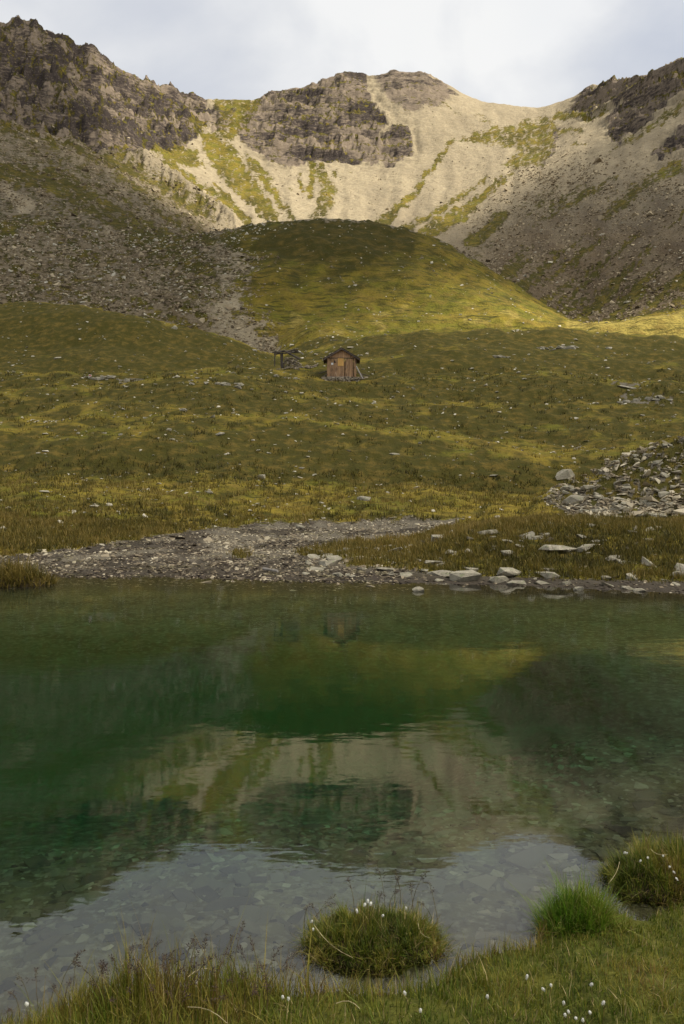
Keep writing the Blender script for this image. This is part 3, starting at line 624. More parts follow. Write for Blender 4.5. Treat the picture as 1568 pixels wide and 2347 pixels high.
# ------------------------------------------------------------------ clouds out of view, gaps and density shaped to place sun and shade
def shade_clouds():
    Hc = 760.0; step = 14.0
    cx = np.arange(-560, 1500, step); cyy = np.arange(-760, 620, step)
    CXg, CYg = np.meshgrid(cx, cyy)
    gx, gy = CXg.copy(), CYg.copy(); z = np.full(gx.shape, 30.0)
    for _ in range(12):
        t = (Hc - z) / SUN.z; gx = CXg - SUN.x * t; gy = CYg - SUN.y * t
        zz = np.where(gy > 15, ground(np.clip(gx, -0.6 * np.abs(gy), 0.6 * np.abs(gy)), np.maximum(gy, 15.1)), 0.0)
        z = 0.5 * z + 0.5 * np.clip(zz, -1, 330)
    wxx = gx + 22 * fbm(CXg / 120, CYg / 120, 301, 4); wyy = gy + 22 * fbm(CXg / 120, CYg / 120, 311, 4)
    gap_head = poly_d([(-215, 640), (-165, 540), (-118, 440), (-85, 350), (-40, 330), (45, 350), (95, 405), (150, 420), (205, 425), (260, 470), (420, 700), (-330, 900)], wxx, wyy)
    gap_head = np.where(wyy > 640, 50, gap_head)
    gap_hill = poly_d([(18, 122), (35, 111), (110, 104), (140, 135), (100, 168), (58, 168), (34, 152), (22, 138)], gx + 0.35 * (wxx - gx), gy + 0.35 * (wyy - gy))
    lit = np.maximum(gap_head, gap_hill)
    thick = np.clip(-lit, -40, 400)
    thick = thick + 4 * fbm(CXg / 60, CYg / 60, 331, 3)
    edge = np.minimum.reduce([CXg - cx[0], cx[-1] - CXg, CYg - cyy[0], cyy[-1] - CYg]) - 40 + 60 * fbm(CXg / 150, CYg / 150, 341, 3)
    thick = np.minimum(thick, edge)
    keep = thick > 0
    T = np.clip(thick, 0.5, None)
    top = Hc + 30 * np.sqrt(np.clip(T / 60, 0, 1)) + np.clip(T / 60, 0, 1) * 26 * fbm(CXg / 90, CYg / 90, 351, 4)
    bot = Hc - 10 * np.sqrt(np.clip(T / 60, 0, 1)) + np.clip(T / 60, 0, 1) * 10 * fbm(CXg / 70, CYg / 70, 361, 4)
    n, m = CXg.shape; i = np.arange(n * m).reshape(n, m)
    kc = keep[:-1, :-1] & keep[1:, :-1] & keep[:-1, 1:] & keep[1:, 1:]
    r, c = np.nonzero(kc)
    fb = np.stack([i[r, c], i[r + 1, c], i[r + 1, c + 1], i[r, c + 1]], -1)
    ft = np.stack([i[r, c], i[r, c + 1], i[r + 1, c + 1], i[r + 1, c]], -1) + n * m
    # rim walls
    walls = []
    for (dr, dc, a, b) in ((-1, 0, (0, 0), (0, 1)), (1, 0, (1, 1), (1, 0)), (0, -1, (1, 0), (0, 0)), (0, 1, (0, 1), (1, 1))):
        nb = np.zeros_like(kc); rr = r + dr; cc = c + dc
        ok = (rr >= 0) & (rr < kc.shape[0]) & (cc >= 0) & (cc < kc.shape[1])
        isin = np.zeros(len(r), bool); isin[ok] = kc[rr[ok], cc[ok]]
        q = ~isin; ia = i[r[q] + a[0], c[q] + a[1]]; ib = i[r[q] + b[0], c[q] + b[1]]
        walls.append(np.stack([ia, ib, ib + n * m, ia + n * m], -1))
    f = np.vstack([fb, ft] + walls)
    V = np.vstack([np.stack([CXg, CYg, bot], -1).reshape(-1, 3), np.stack([CXg, CYg, top], -1).reshape(-1, 3)])
    used, inv = np.unique(f, return_inverse=True)
    nt = NT("shade_cloud"); tl = nt.t.nodes.new('ShaderNodeBsdfTranslucent'); tl.inputs[0].default_value = (0.36, 0.37, 0.39, 1)
    tr = nt.t.nodes.new('ShaderNodeBsdfTransparent'); mx = nt.t.nodes.new('ShaderNodeMixShader')
    nt.t.links.new(nt.attr('dens'), mx.inputs[0]); nt.t.links.new(tr.outputs[0], mx.inputs[1]); nt.t.links.new(tl.outputs[0], mx.inputs[2]); nt.t.links.new(mx.outputs[0], nt.out.inputs[0])
    core = 0.27 * np.exp(-(((gx + 110) / 110) ** 2 + ((gy - 240) / 120) ** 2)) + 0.26 * np.exp(-(((gx - 2) / 48) ** 2 + ((gy - 185) / 52) ** 2)) - 0.13 * sstep(40, 0, gy)  # density raised to darken left flank and hill, lowered to brighten the bank
    dens = sstep(0, 30, thick) * np.clip(0.49 + core + 0.13 * fbm(CXg / 160, CYg / 160, 371, 3), 0, .9); dens = np.concatenate([dens.ravel(), dens.ravel()])
    me = mesh_np("shade_cloud_bank", V[used], inv.reshape(f.shape), nt.m, True, {'dens': dens[used]})
    tag(link("shade_clouds", me), label='unseen grey cloud bank over the valley and the lake, shaped to shade them', cat='shade_clouds', kind='stuff')
shade_clouds()

# ------------------------------------------------------------------ stones
def hull_mesh(seed, dims, n=12, mat=None, name="stone", power=0.6):
    r = random.Random(seed); bm = bmesh.new()
    for _ in range(n):
        p = Vector((r.gauss(0, 1), r.gauss(0, 1), r.gauss(0, 1))).normalized()
        p = Vector([math.copysign(abs(q) ** power, q) for q in p]); p *= r.uniform(.8, 1.05)
        bm.verts.new((p.x * dims[0], p.y * dims[1], p.z * dims[2]))
    res = bmesh.ops.convex_hull(bm, input=bm.verts)
    bmesh.ops.delete(bm, geom=[g for g in res['geom_interior'] if isinstance(g, bmesh.types.BMVert)], context='VERTS')
    bmesh.ops.triangulate(bm, faces=bm.faces)
    me = bpy.data.meshes.new(name); bm.to_mesh(me); bm.free()
    if mat: me.materials.append(mat)
    return me
def mesh_arrays(me):
    v = np.empty(len(me.vertices) * 3); me.vertices.foreach_get('co', v)
    f = np.array([p.vertices[:] for p in me.polygons]); return v.reshape(-1, 3), f
BLOCK = [mesh_arrays(hull_mesh(100 + k, (.5, .42, .30), 9)) for k in range(8)]
PLATE = [mesh_arrays(hull_mesh(200 + k, (.5, .40, .13), 9)) for k in range(8)]
def scatter(name, P, S, lib, mat, tint, tilt=0.35, sink=0.0, parent=None):
    """many loose stones merged as one mass"""
    Vs, Fs, Ts = [], [], []; off = 0
    which = rng.integers(0, len(lib), len(P))
    for k in range(len(lib)):
        q = np.nonzero(which == k)[0]
        if len(q) == 0: continue
        v, f = lib[k]; a = rng.uniform(0, 2 * np.pi, len(q)); tx = rng.normal(0, tilt, len(q)); ty = rng.normal(0, tilt, len(q))
        sx = S[q] * rng.uniform(.75, 1.3, len(q)); sy = S[q] * rng.uniform(.75, 1.2, len(q)); sz = S[q] * rng.uniform(.7, 1.3, len(q))
        x = v[None, :, 0] * sx[:, None]; y = v[None, :, 1] * sy[:, None]; z = v[None, :, 2] * sz[:, None]
        y, z = y * np.cos(tx)[:, None] - z * np.sin(tx)[:, None], y * np.sin(tx)[:, None] + z * np.cos(tx)[:, None]
        x, z = x * np.cos(ty)[:, None] - z * np.sin(ty)[:, None], x * np.sin(ty)[:, None] + z * np.cos(ty)[:, None]
        x, y = x * np.cos(a)[:, None] - y * np.sin(a)[:, None], x * np.sin(a)[:, None] + y * np.cos(a)[:, None]
        vv = np.stack([x + P[q, 0][:, None], y + P[q, 1][:, None], z + P[q, 2][:, None] + (S[q] * sink)[:, None]], -1).reshape(-1, 3)
        ff = (f[None] + (np.arange(len(q)) * len(v))[:, None, None]).reshape(-1, 3) + off
        off += len(vv); Vs.append(vv); Fs.append(ff); Ts.append(np.repeat(tint[q], len(v)))
    me = mesh_np(name, np.vstack(Vs), np.vstack(Fs), mat, False, {'tint': np.concatenate(Ts)})
    return link(name, me, parent)
def pick(weight, n):
    w = (weight * visible).ravel(); w = w / w.sum()
    k = rng.choice(w.size, n, p=w); r, c = np.unravel_index(k, weight.shape)
    Y = ROWS[r] + rng.uniform(-.5, .5, n) * np.gradient(ROWS)[r]; X = (XS[c] + rng.uniform(-1.7, 1.7, n) - CX) / F * Y
    return np.stack([X, Y, ground(X, Y)], -1), r, c
inview = ((XSg > -160) & (XSg < 1730)).astype(float)
# rubble of the flanks
bare = (1 - grass) * (1 - rock) * farzone
wt = inview * (0.10 * farzone * sstep(0.95, 0.3, grass) + bare) * np.clip(lw + rw * sstep(330, 450, SYg) + (SYg > 560) * (XSg < 640) + 0.025, 0, 1) * (Yg < 560) * (0.25 + sstep(-.25, .35, fbm(XSg / 40, SYg / 30, 401, 3)))
P, r_, c_ = pick(wt, 30000)
S = np.exp(rng.normal(-0.92, 0.50, len(P))) * (0.55 + P[:, 1] / 380)
o = scatter("scree_rubble", P, S, BLOCK, M_scree, np.clip(rng.normal(.5, .28, len(P)), 0, 1)); tag(o, 'loose brown and grey rubble covering the mountain flanks', 'rubble', kind='stuff')
# pale stones sprinkled over the hill behind the hut
wt = inview * farzone * (Yg < 212) * grass * (0.15 + 2.5 * sstep(620, 520, XSg + (SYg - 640) * .3) + 1.2 * sstep(.1, .5, fbm(XSg / 50, SYg / 30, 411, 3)))
P, r_, c_ = pick(wt, 2000); S = np.exp(rng.normal(-1.15, 0.45, len(P))) * (0.6 + P[:, 1] / 300)
o = scatter("hill_stones", P, S, BLOCK, M_spall, np.clip(rng.normal(.45, .25, len(P)), 0, 1)); tag(o, 'small pale stones sprinkled over the moraine hill', 'stones', kind='stuff')
# chips in the meadow
wt = inview * meadow * (Yg > 24) * g_mead * (0.2 + sstep(-.1, .45, fbm(XSg / 80, SYg / 30, 421, 3)) + 1.5 * np.exp(-(((XSg - 640) / 120) ** 2 + ((SYg - 815) / 30) ** 2)))
P, r_, c_ = pick(wt, 1700); S = np.exp(rng.normal(-1.8, 0.40, len(P))) * (0.45 + P[:, 1] / 85)
o = scatter("meadow_chips", P, S, PLATE, M_spall, np.clip(rng.normal(.55, .25, len(P)), 0, 1), 0.3, 0.08); tag(o, 'small pale stone chips scattered through the meadow grass', 'stone chips', kind='stuff')
# gravel flat
wt = inview * (gw * (0.35 + sstep(.3, -.2, fbm(XSg / 60, SYg / 12, 93, 2))) + 0.05 * (Yg < 23) * meadow + 0.22 * shore_right * (Zg > -.12)) * (Yg > 16.5) * (Yg < 37) * (Zg > -0.14)
P, r_, c_ = pick(wt, 15000); S = np.exp(rng.normal(-2.6, 0.45, len(P)))
wv = wet[r_, c_]
o = scatter("shore_gravel", P, S, PLATE, M_pebble, np.clip(rng.normal(.60, .26, len(P)) - 0.46 * wv * (rng.random(len(P)) < .85), 0, 1), 0.25, 0.05); tag(o, 'flat slate gravel and pebbles along the far lake shore', 'gravel', kind='stuff')
# rubble of the stony knoll
wt = inview * stony * (Yg < 41)
P, r_, c_ = pick(wt, 2400); S = np.exp(rng.normal(-1.75, 0.5, len(P)))
o = scatter("knoll_rubble", P, S, PLATE, M_pebble, np.clip(rng.normal(.66, .22, len(P)), 0, 1), 0.4, 0.1); tag(o, 'broken lichen-grey slates covering the stony knoll', 'rubble', kind='stuff')
# slates under water
nb = 5200
bx = rng.uniform(-3.0, 3.6, nb); by = 3.5 + 5.0 * rng.random(nb) ** 1.1; okb = (by > NSX(bx) + .08) & (by < NSX(bx) + np.where(bx > 1.2, 4.2, 2.5)); bx, by = bx[okb], by[okb]
S = np.exp(rng.normal(-2.75, 0.42, len(bx))); P = np.stack([bx, by, near_h(bx, by)], -1)
o = scatter("slate_chips", P, S, PLATE, M_bedstone, np.clip(rng.normal(.5, .25, len(P)), 0, 1), 0.10, 0.04, BED); tag(o, kind='stuff')
bedl = [hull_mesh(300 + k, (.5, .38, .055), 11, M_bedslab, "slate", .5) for k in range(9)]
for k in range(270):
    x = random.uniform(-2.3, 2.9); y = random.uniform(3.9, 7.0)
    if y < NSX(x) + .25 or y > NSX(x) + (2.3 if x < 1.2 else 3.5): continue
    s = math.exp(random.gauss(-1.95, .36)); o = link("slate", bedl[k % 9], BED, (x, y, float(near_h(x, y)) + .012), (random.gauss(0, .06), random.gauss(0, .06), random.uniform(0, 6.28)), (s * random.uniform(.9, 1.5), s, s))

STONES = [hull_mesh(400 + k, (.5, .40, .22), 12, M_stone, "stone") for k in range(10)]
SLABS = [hull_mesh(500 + k, (.5, .34, .15), 13, M_slab, "slab", .5) for k in range(10)]
def put_stone(name, me, p, s, label, cat, group, rz=None, tilt=.15, flat=1.0, sink=.05, ax=None):
    o = link(name, me, None, (p[0], p[1], p[2] + sink * s), (random.gauss(0, tilt), random.gauss(0, tilt), random.uniform(0, 6.28) if rz is None else rz), ax or (s, s, s * flat))
    return tag(o, label, cat, group)
# single stones of the meadow
wt = inview * (XSg > -10) * (XSg < 1580) * meadow * (Yg > 30) * g_mead * (0.35 + sstep(-.1, .4, fbm(XSg / 80, SYg / 30, 421, 3)))
P, r_, c_ = pick(wt, 190)
for k in range(len(P)):
    s = math.exp(random.gauss(-1.15, .32)) * (0.5 + P[k, 1] / 95)
    xx = CX + F * P[k, 0] / P[k, 1]; yy = HY - F * (P[k, 2] - CAM_H) / P[k, 1]
    if yy < 880: where = 'on the slope beside and above the hut' if 500 < xx < 1100 else ('on the upper left meadow near the long outcrop' if xx <= 500 else 'on the upper right meadow below the crest')
    elif yy < 1050: where = 'in the middle meadow straight below the hut' if 560 < xx < 1010 else ('in the middle meadow left of the hut' if xx <= 560 else 'in the middle meadow right of the hut')
    else: where = 'in the lower meadow just above the gravel flat' if xx < 1000 else 'in the lower meadow beside the stony knoll'
    put_stone("stone", STONES[k % 10], P[k], s, 'pale stone lying loose ' + where, 'stone', 'pale stones ' + where, tilt=.2, flat=.8)
wt = inview * (XSg > 0) * (XSg < 1568) * bare * np.clip(lw + rw * (SYg > 480), 0, 1) * (Yg < 330)
P, r_, c_ = pick(wt, 110)
for k in range(len(P)):
    s = math.exp(random.gauss(.05, .25)); w_ = 'left' if P[k, 0] < 0 else 'right'; put_stone("boulder", STONES[k % 10], P[k], s, 'angular boulder lying in the scree of the %s mountain flank' % w_, 'boulder', 'boulders in the scree of the %s flank' % w_, tilt=.35)
wt = inview * (XSg > 0) * (XSg < 1568) * stony
P, r_, c_ = pick(wt, 120)
for k in range(len(P)):
    yy = HY - F * (P[k, 2] - CAM_H) / P[k, 1]; w_ = 'upper part' if yy < 1105 else ('middle' if yy < 1145 else 'foot')
    s = math.exp(random.gauss(-1.05, .38)); put_stone("slab", SLABS[k % 10], P[k], s, 'angular lichened slate slab lying on the %s of the stony knoll' % w_, 'slab', 'slabs on the %s of the stony knoll' % w_, tilt=.3, sink=.1)
wt = inview * (XSg > 700) * (XSg < 1568) * ((humA[None, :] > .05) | (XSg > 700)) * (Yg > 17.2) * (Yg < 25) * (Zg > .02) * (0.3 + sstep(0, .3, fbm(XSg / 40, SYg / 14, 431, 2)))
P, r_, c_ = pick(wt, 110)
for k in range(len(P)):
    s = math.exp(random.gauss(-1.2, .42)); w_ = 'between the turf and gravel of the far shore' if P[k, 0] < 2.0 else ('low on the grassy bank across the lake' if P[k, 1] < 20 else 'high on the grassy bank across the lake'); put_stone("slab", SLABS[k % 10], P[k], s, 'grey slate slab half sunk ' + w_, 'slab', 'slabs ' + w_, tilt=.2, sink=.02)
# rocks one can name
NAMED = [  # x, y on the sheet, width in sheet units, flatness, label
    (1070, 1322, 78, .7, 'layered dark slate boulder at the water edge, tallest of the far shore'),
    (1165, 1312, 80, .5, 'pale lichened slab leaning beside the layered boulder at the water edge'),
    (1143, 1329, 46, .9, 'blunt pale boulder in front of the leaning slab'),
    (1186, 1337, 48, .5, 'low pale stone touching the water right of the blunt boulder'),
    (959, 1352, 29, .8, 'lone pale stone standing in the lake off the gravel shore'),
    (1277, 1257, 96, .26, 'long white slate slab lying on the grassy far bank'),
    (1163, 1267, 40, .7, 'upright pale stone set in the bank below the heather edge'),
    (1240, 1337, 44, .4, 'flat dark stone at the waterline below the grassy bank'),
    (1300, 1338, 32, .7, 'small white-topped stone at the waterline'),
    (1326, 1350, 26, .8, 'round stone sitting in the shallows off the grassy bank'),
    (1390, 1325, 28, .8, 'tilted stone standing at the foot of the grassy bank'),
    (1440, 1349, 34, .5, 'thin grey stone at the waterline near the mossy spot'),
    (1465, 1353, 30, .5, 'dark flat stone with bright moss beside it at the waterline'),
    (1548, 1318, 34, .9, 'pale green lichened stone on the bank by the shore'),
    (1405, 1278, 50, .4, 'broad grey slab in the middle of the grassy far bank'),
    (1000, 1290, 60, .4, 'dark ledge slab at the tip of the grassy bank'),
    (1015, 1315, 70, .3, 'slanting slate ledge sliding down to the shore'),
    (885, 1305, 50, .3, 'dark flat slab on the gravel near the shore'),
    (1310, 1148, 56, .7, 'big cream boulder at the foot of the stony knoll'),
    (1297, 1090, 46, .95, 'large lichened boulder on the crest where the stony knoll begins'),
    (1300, 1120, 30, .8, 'pale boulder below the crest boulder of the knoll'),
    (1345, 1118, 40, .6, 'brown-grey slab in the middle of the stony knoll'),
    (400, 752, 15, 1.3, 'pale upright boulder on the grassy crest left of the hut'),
    (420, 940, 22, .6, 'dark grey boulder in the meadow below the terrace'),
    (388, 985, 14, .8, 'small dark boulder lower in the meadow'),
    (905, 1040, 26, .3, 'thin pale slab lying flat in the mid meadow'),
    (1130, 1090, 26, .25, 'long thin white slab in the right meadow'),
    (478, 1128, 22, .5, 'pale slab in the grass above the gravel flat'),
    (835, 1143, 40, .45, 'stone in place of the dark undercut hollow in the lower meadow'),  # stone added where the bank has a shaded undercut
    (1438, 888, 46, .22, 'broad pale rock plate in the bare patch of the slope'),
    (690, 1208, 30, .5, 'dark stone at the upper edge of the gravel flat'),
]
for k, (x, y, w, fl, lab) in enumerate(NAMED):
    p = hit(x, y + w * fl * .12); s = w / F * p.y
    if y > 1330: p = Vector((CAM_H * F / (y + w * fl * .12 - HY) * (x - CX) / F, CAM_H * F / (y + w * fl * .12 - HY), 0)); s = w / F * p.y
    me = hull_mesh(600 + k, (.5, .34, .36 * fl), 22, M_slab, "boulder", .85)
    o = link("boulder", me, None, (p.x, p.y, p.z + .10 * s * fl), (random.gauss(0, .10), random.gauss(0, .14), random.gauss(0, .35)), (s * 1.1, s, s))
    tag(o, lab, 'boulder')
# rock outcrops: one thing made of bedded ledges
def outcrop(x, y, w, n, label, seed):
    r = random.Random(seed); c = hit(x, y); root = tag(empty("rock_outcrop", c), label, 'outcrop', 'rock outcrops in the turf')
    W_ = w / F * c.y
    for k in range(n):
        dx = r.uniform(-.5, .5) * W_; dy = r.gauss(0, .12) * W_ * .5; s = W_ * r.uniform(.10, .26)
        z = float(ground(c.x + dx, c.y + dy)) - c.z
        link("ledge", SLABS[r.randrange(10)], root, (dx, dy, z + s * .03), (r.gauss(0, .12), r.gauss(.05, .14), r.gauss(0, .5)), (s * r.uniform(.6, 1.25), s * .8, s * r.uniform(.7, 1.5)))
    return root, W_
oc, _w = outcrop(258, 868, 120, 26, 'long dark slate outcrop breaking the terrace edge left of the hut', 1)
outcrop(498, 880, 110, 18, 'low grey ledges below the terrace, between hut and long outcrop', 2)
outcrop(652, 866, 70, 8, 'pale green lichened ledges just left of the hut', 3)
outcrop(1170, 822, 80, 9, 'dark rock steps on the slope right of the hut', 4)
outcrop(1275, 800, 100, 18, 'dark broken rocks under the crest at right', 5)
outcrop(1480, 918, 120, 20, 'pale broken ledges around the bare patch at right', 6)
outcrop(210, 990, 70, 5, 'low dark ledge in the left meadow', 7)
outcrop(1420, 1190, 200, 12, 'layered slate ledges along the top of the grassy far bank', 8)
outcrop(1240, 1232, 150, 9, 'stepped slate ledges on the face of the grassy bank', 9)
link("trail_mark", hull_mesh(90, (.16, .05, .14), 10, M_white), oc, (-1.85, -.6, .22)); link("trail_mark", hull_mesh(91, (.13, .05, .06), 10, M_red), oc, (-1.85, -.66, .22))

# ------------------------------------------------------------------ hut
def box(name, parent, x0, x1, y0, y1, z0, z1, mat, bev=0.004, shear=None):
    bm = bmesh.new(); v = [bm.verts.new((x, y, z)) for x in (x0, x1) for y in (y0, y1) for z in (z0, z1)]
    if shear:
        for q in v:
            if q.co.z > (z0 + z1) / 2: q.co.z = shear(q.co.x)
    for f in ((0, 1, 3, 2), (4, 6, 7, 5), (0, 4, 5, 1), (2, 3, 7, 6), (0, 2, 6, 4), (1, 5, 7, 3)): bm.faces.new([v[i] for i in f])
    bmesh.ops.recalc_face_normals(bm, faces=bm.faces)
    if bev: bmesh.ops.bevel(bm, geom=bm.edges, offset=bev, segments=1, affect='EDGES')
    me = bpy.data.meshes.new(name); bm.to_mesh(me); bm.free(); me.materials.append(mat)
    return link(name, me, parent)
def pole(name, a, b, r0, r1, mat, parent=None, n=8, bow=0.0):
    a, b = Vector(a), Vector(b); d = (b - a).normalized(); s = d.orthogonal().normalized(); t = d.cross(s); V = []; m = 5
    for k in range(m):
        f = k / (m - 1); c = a.lerp(b, f) + s * bow * math.sin(f * math.pi); rr = r0 + (r1 - r0) * f
        rr *= 1 + 0.08 * math.sin(k * 2.3)
        V += [tuple(c + (s * math.cos(2 * math.pi * i / n) + t * math.sin(2 * math.pi * i / n)) * rr) for i in range(n)]
    Fq = [(k * n + i, k * n + (i + 1) % n, (k + 1) * n + (i + 1) % n, (k + 1) * n + i) for k in range(m - 1) for i in range(n)]
    me = bpy.data.meshes.new(name); me.from_pydata(V, [], Fq + [tuple(range(n))[::-1], tuple(range((m - 1) * n, m * n))]); me.materials.append(mat); me.update()
    return link(name, me, parent)
def hut():
    base = Vector((-0.03, 76.0, 0)); base.z = CAM_H + 76.0 * (HY - 864) / F
    H = tag(empty("wooden_hut", base), 'small weathered brown plank hut with gable roof on stone footing', 'hut')
    hw, dep, eave, apex = 1.34, 2.7, 1.80, 2.62
    slope = (apex - eave) / hw
    r = random.Random(5)
    n = 15; xs_ = [-hw + 2 * hw * k / n for k in range(n + 1)]
    for k in range(n):                                                   # front
        x0, x1 = xs_[k] + .006, xs_[k + 1] - .006
        j = r.uniform(-.012, .012)
        if x1 < .36 or x0 > 1.08: box("wall_plank", H, x0, x1, -.03 + j, .01 + j, r.uniform(0, .04), eave, M_wood)
    for k in range(n):                                                   # gable
        x0, x1 = xs_[k] + .005, xs_[k + 1] - .005
        box("gable_plank", H, x0, x1, -.055 + r.uniform(-.01, .01), -.015, eave + .012, eave + .02, M_gable, 0.002, shear=lambda x: apex - slope * abs(x) - .03)
    box("gable_beam", H, -hw - .02, hw + .02, -.075, -.02, eave - .03, eave + .03, M_roofwood)
    for s in (-1, 1):                                                    # sides
        box("corner_post", H, s * hw - .06, s * hw + .05, -.05, .07, -.02, eave, M_wood)
        for k in range(12):
            y0 = .08 + (dep - .1) * k / 12; box("side_plank", H, s * hw - .02, s * hw + .02, y0, y0 + (dep - .1) / 12 - .012, r.uniform(-.02, .03), eave, M_wood)
    for k in range(n): box("back_plank", H, xs_[k] + .006, xs_[k + 1] - .006, dep - .02, dep + .02, 0, eave, M_wood)
    D = box("door", H, .375, 1.065, -.005, .03, .02, eave - .05, M_wood)
    for k in range(5): box("door_plank", D, .385 + k * .135, .385 + (k + 1) * .135 - .01, -.035, -.008, .03, eave - .06, M_wood)
    for s in ((.335, .37), (1.07, 1.105)): box("door_post", H, s[0], s[1], -.06, .0, 0, eave - .04, M_wood)
    box("handle", D, .42, .45, -.08, -.036, .82, 1.02, M_palewood)
    S_ = box("window_shutter", H, -.37, .19, -.055, -.036, 1.05, 1.80, M_shutter)
    for k in range(4): box("shutter_board", S_, -.365 + k * .139, -.365 + (k + 1) * .139 - .006, -.075, -.057, 1.055, 1.795, M_shutter)
    box("sign", H, -1.0, -.80, -.075, -.055, 1.15, 1.345, M_white)
    L = box("lantern", H, -.72, -.62, -.14, -.05, 1.34, 1.54, M_iron, .02); pole("bracket", (-.67, -.05, 1.6), (-.58, -.14, 1.36), .015, .012, M_iron, L)
    for s in (-1, 1):                                                    # roof
        ex = 1.74; R = None
        zt = lambda x, o: apex + .05 - slope * .98 * abs(x) + o
        bm = bmesh.new()
        pts = [(0, 0), (s * ex, 0), (s * ex, .05), (0, .05)]
        va = [bm.verts.new((px, -.42, zt(px, o))) for px, o in pts]; vb = [bm.verts.new((px, dep + .35, zt(px, o))) for px, o in pts]
        bm.faces.new(va); bm.faces.new(vb[::-1])
        for k in range(4): bm.faces.new([va[k], vb[k], vb[(k + 1) % 4], va[(k + 1) % 4]])
        bmesh.ops.recalc_face_normals(bm, faces=bm.faces)
        me = bpy.data.meshes.new("roof_slope"); bm.to_mesh(me); bm.free(); me.materials.append(M_roofwood); R = link("roof_slope", me, H)
        for row in range(5):                                             # shingle boards
            for q in range(11):
                xa, xb = s * (ex + .04) * (1 - row / 5), s * (ex + .04) * (1 - (row + 1) / 5) - s * -.0
                xb = xb if row < 4 else 0
                ya = -.46 + q * .325; yb = ya + .318; up = .055 + r.uniform(0, .012)
                P8 = [(xa, ya, zt(xa, up + .035)), (xa, yb, zt(xa, up + .035)), (xb, yb, zt(xb, up)), (xb, ya, zt(xb, up))]
                V8 = P8 + [(a, b, c + .022) for a, b, c in P8]
                me = bpy.data.meshes.new("shingle"); me.from_pydata(V8, [], [(0, 1, 2, 3), (7, 6, 5, 4), (0, 4, 5, 1), (1, 5, 6, 2), (2, 6, 7, 3), (3, 7, 4, 0)]); me.materials.append(M_roofwood); me.update(); link("shingle", me, R)
        bm = bmesh.new(); pts = [(0, -.10), (s * ex, -.12), (s * ex, .05), (0, .05)]
        va = [bm.verts.new((px, -.455, zt(px, o))) for px, o in pts]; vb = [bm.verts.new((px, -.423, zt(px, o))) for px, o in pts]
        bm.faces.new(va); bm.faces.new(vb[::-1])
        for k in range(4): bm.faces.new([va[k], vb[k], vb[(k + 1) % 4], va[(k + 1) % 4]])
        bmesh.ops.recalc_face_normals(bm, faces=bm.faces); me = bpy.data.meshes.new("bargeboard"); bm.to_mesh(me); bm.free(); me.materials.append(M_roofwood); link("bargeboard", me, H)
        pole("purlin", (s * 1.5, -.36, zt(1.5, -.07)), (s * 1.5, dep + .3, zt(1.5, -.07)), .05, .05, M_roofwood, H)
    pole("ridge_beam", (0, -.44, apex - .08), (0, dep + .3, apex - .08), .06, .06, M_roofwood, H)
    box("sill_beam", H, -hw - .1, .7, -.30, -.12, -.06, .0, M_palewood)
    # footing of dry stones
    FB = box("footing", H, -1.5, 1.85, -.25, dep, -1.0, -.05, M_wall, .02)
    for row in range(6):
        x = -1.95 if row < 4 else -1.8
        while x < 2.15:
            w = r.uniform(.16, .5); zc = -.10 - row * .125 - (0.10 if x > .9 else 0) * (row > 1)
            me = WALLST[r.randrange(10)]
            link("footing_stone", me, FB, (x + w / 2, -.32 - row * .025 + r.uniform(-.05, .05), zc), (r.gauss(0, .06), r.gauss(0, .08), r.gauss(0, .2)), (w * 1.1, .32, r.uniform(.13, .19)))
            x += w
    # loose timber leaning on it
    t = pole("leaning_board", base + Vector((1.38, -.2, .98)), base + Vector((2.0, -.75, -.28)), .07, .06, M_palewood); tag(t, 'white bleached board leaning on the hut wall, brightest of the leaning timbers', 'board')
    t = pole("leaning_pole", base + Vector((1.42, .1, .85)), base + Vector((2.15, -.45, -.15)), .035, .04, M_greywood); tag(t, 'thin grey pole leaning behind the white board', 'pole')
    t = pole("leaning_pole", base + Vector((1.42, .6, .5)), base + Vector((2.7, .3, .12)), .04, .03, M_greywood); tag(t, 'dark pole lying low beside the right hut wall', 'pole')
    t = pole("leaning_pole", base + Vector((-1.38, .1, .62)), base + Vector((-2.25, -.2, .30)), .035, .03, M_greywood); tag(t, 'grey pole leaning on the left hut wall, upper of two', 'pole')
    t = pole("leaning_pole", base + Vector((-1.38, -.05, .28)), base + Vector((-1.75, -.3, .02)), .04, .03, M_greywood); tag(t, 'short pole propped at the left hut corner, lower of two', 'pole')
WALLST = [hull_mesh(700 + k, (.5, .5, .5), 14, M_wall, "wall_stone", .45) for k in range(10)]
hut()
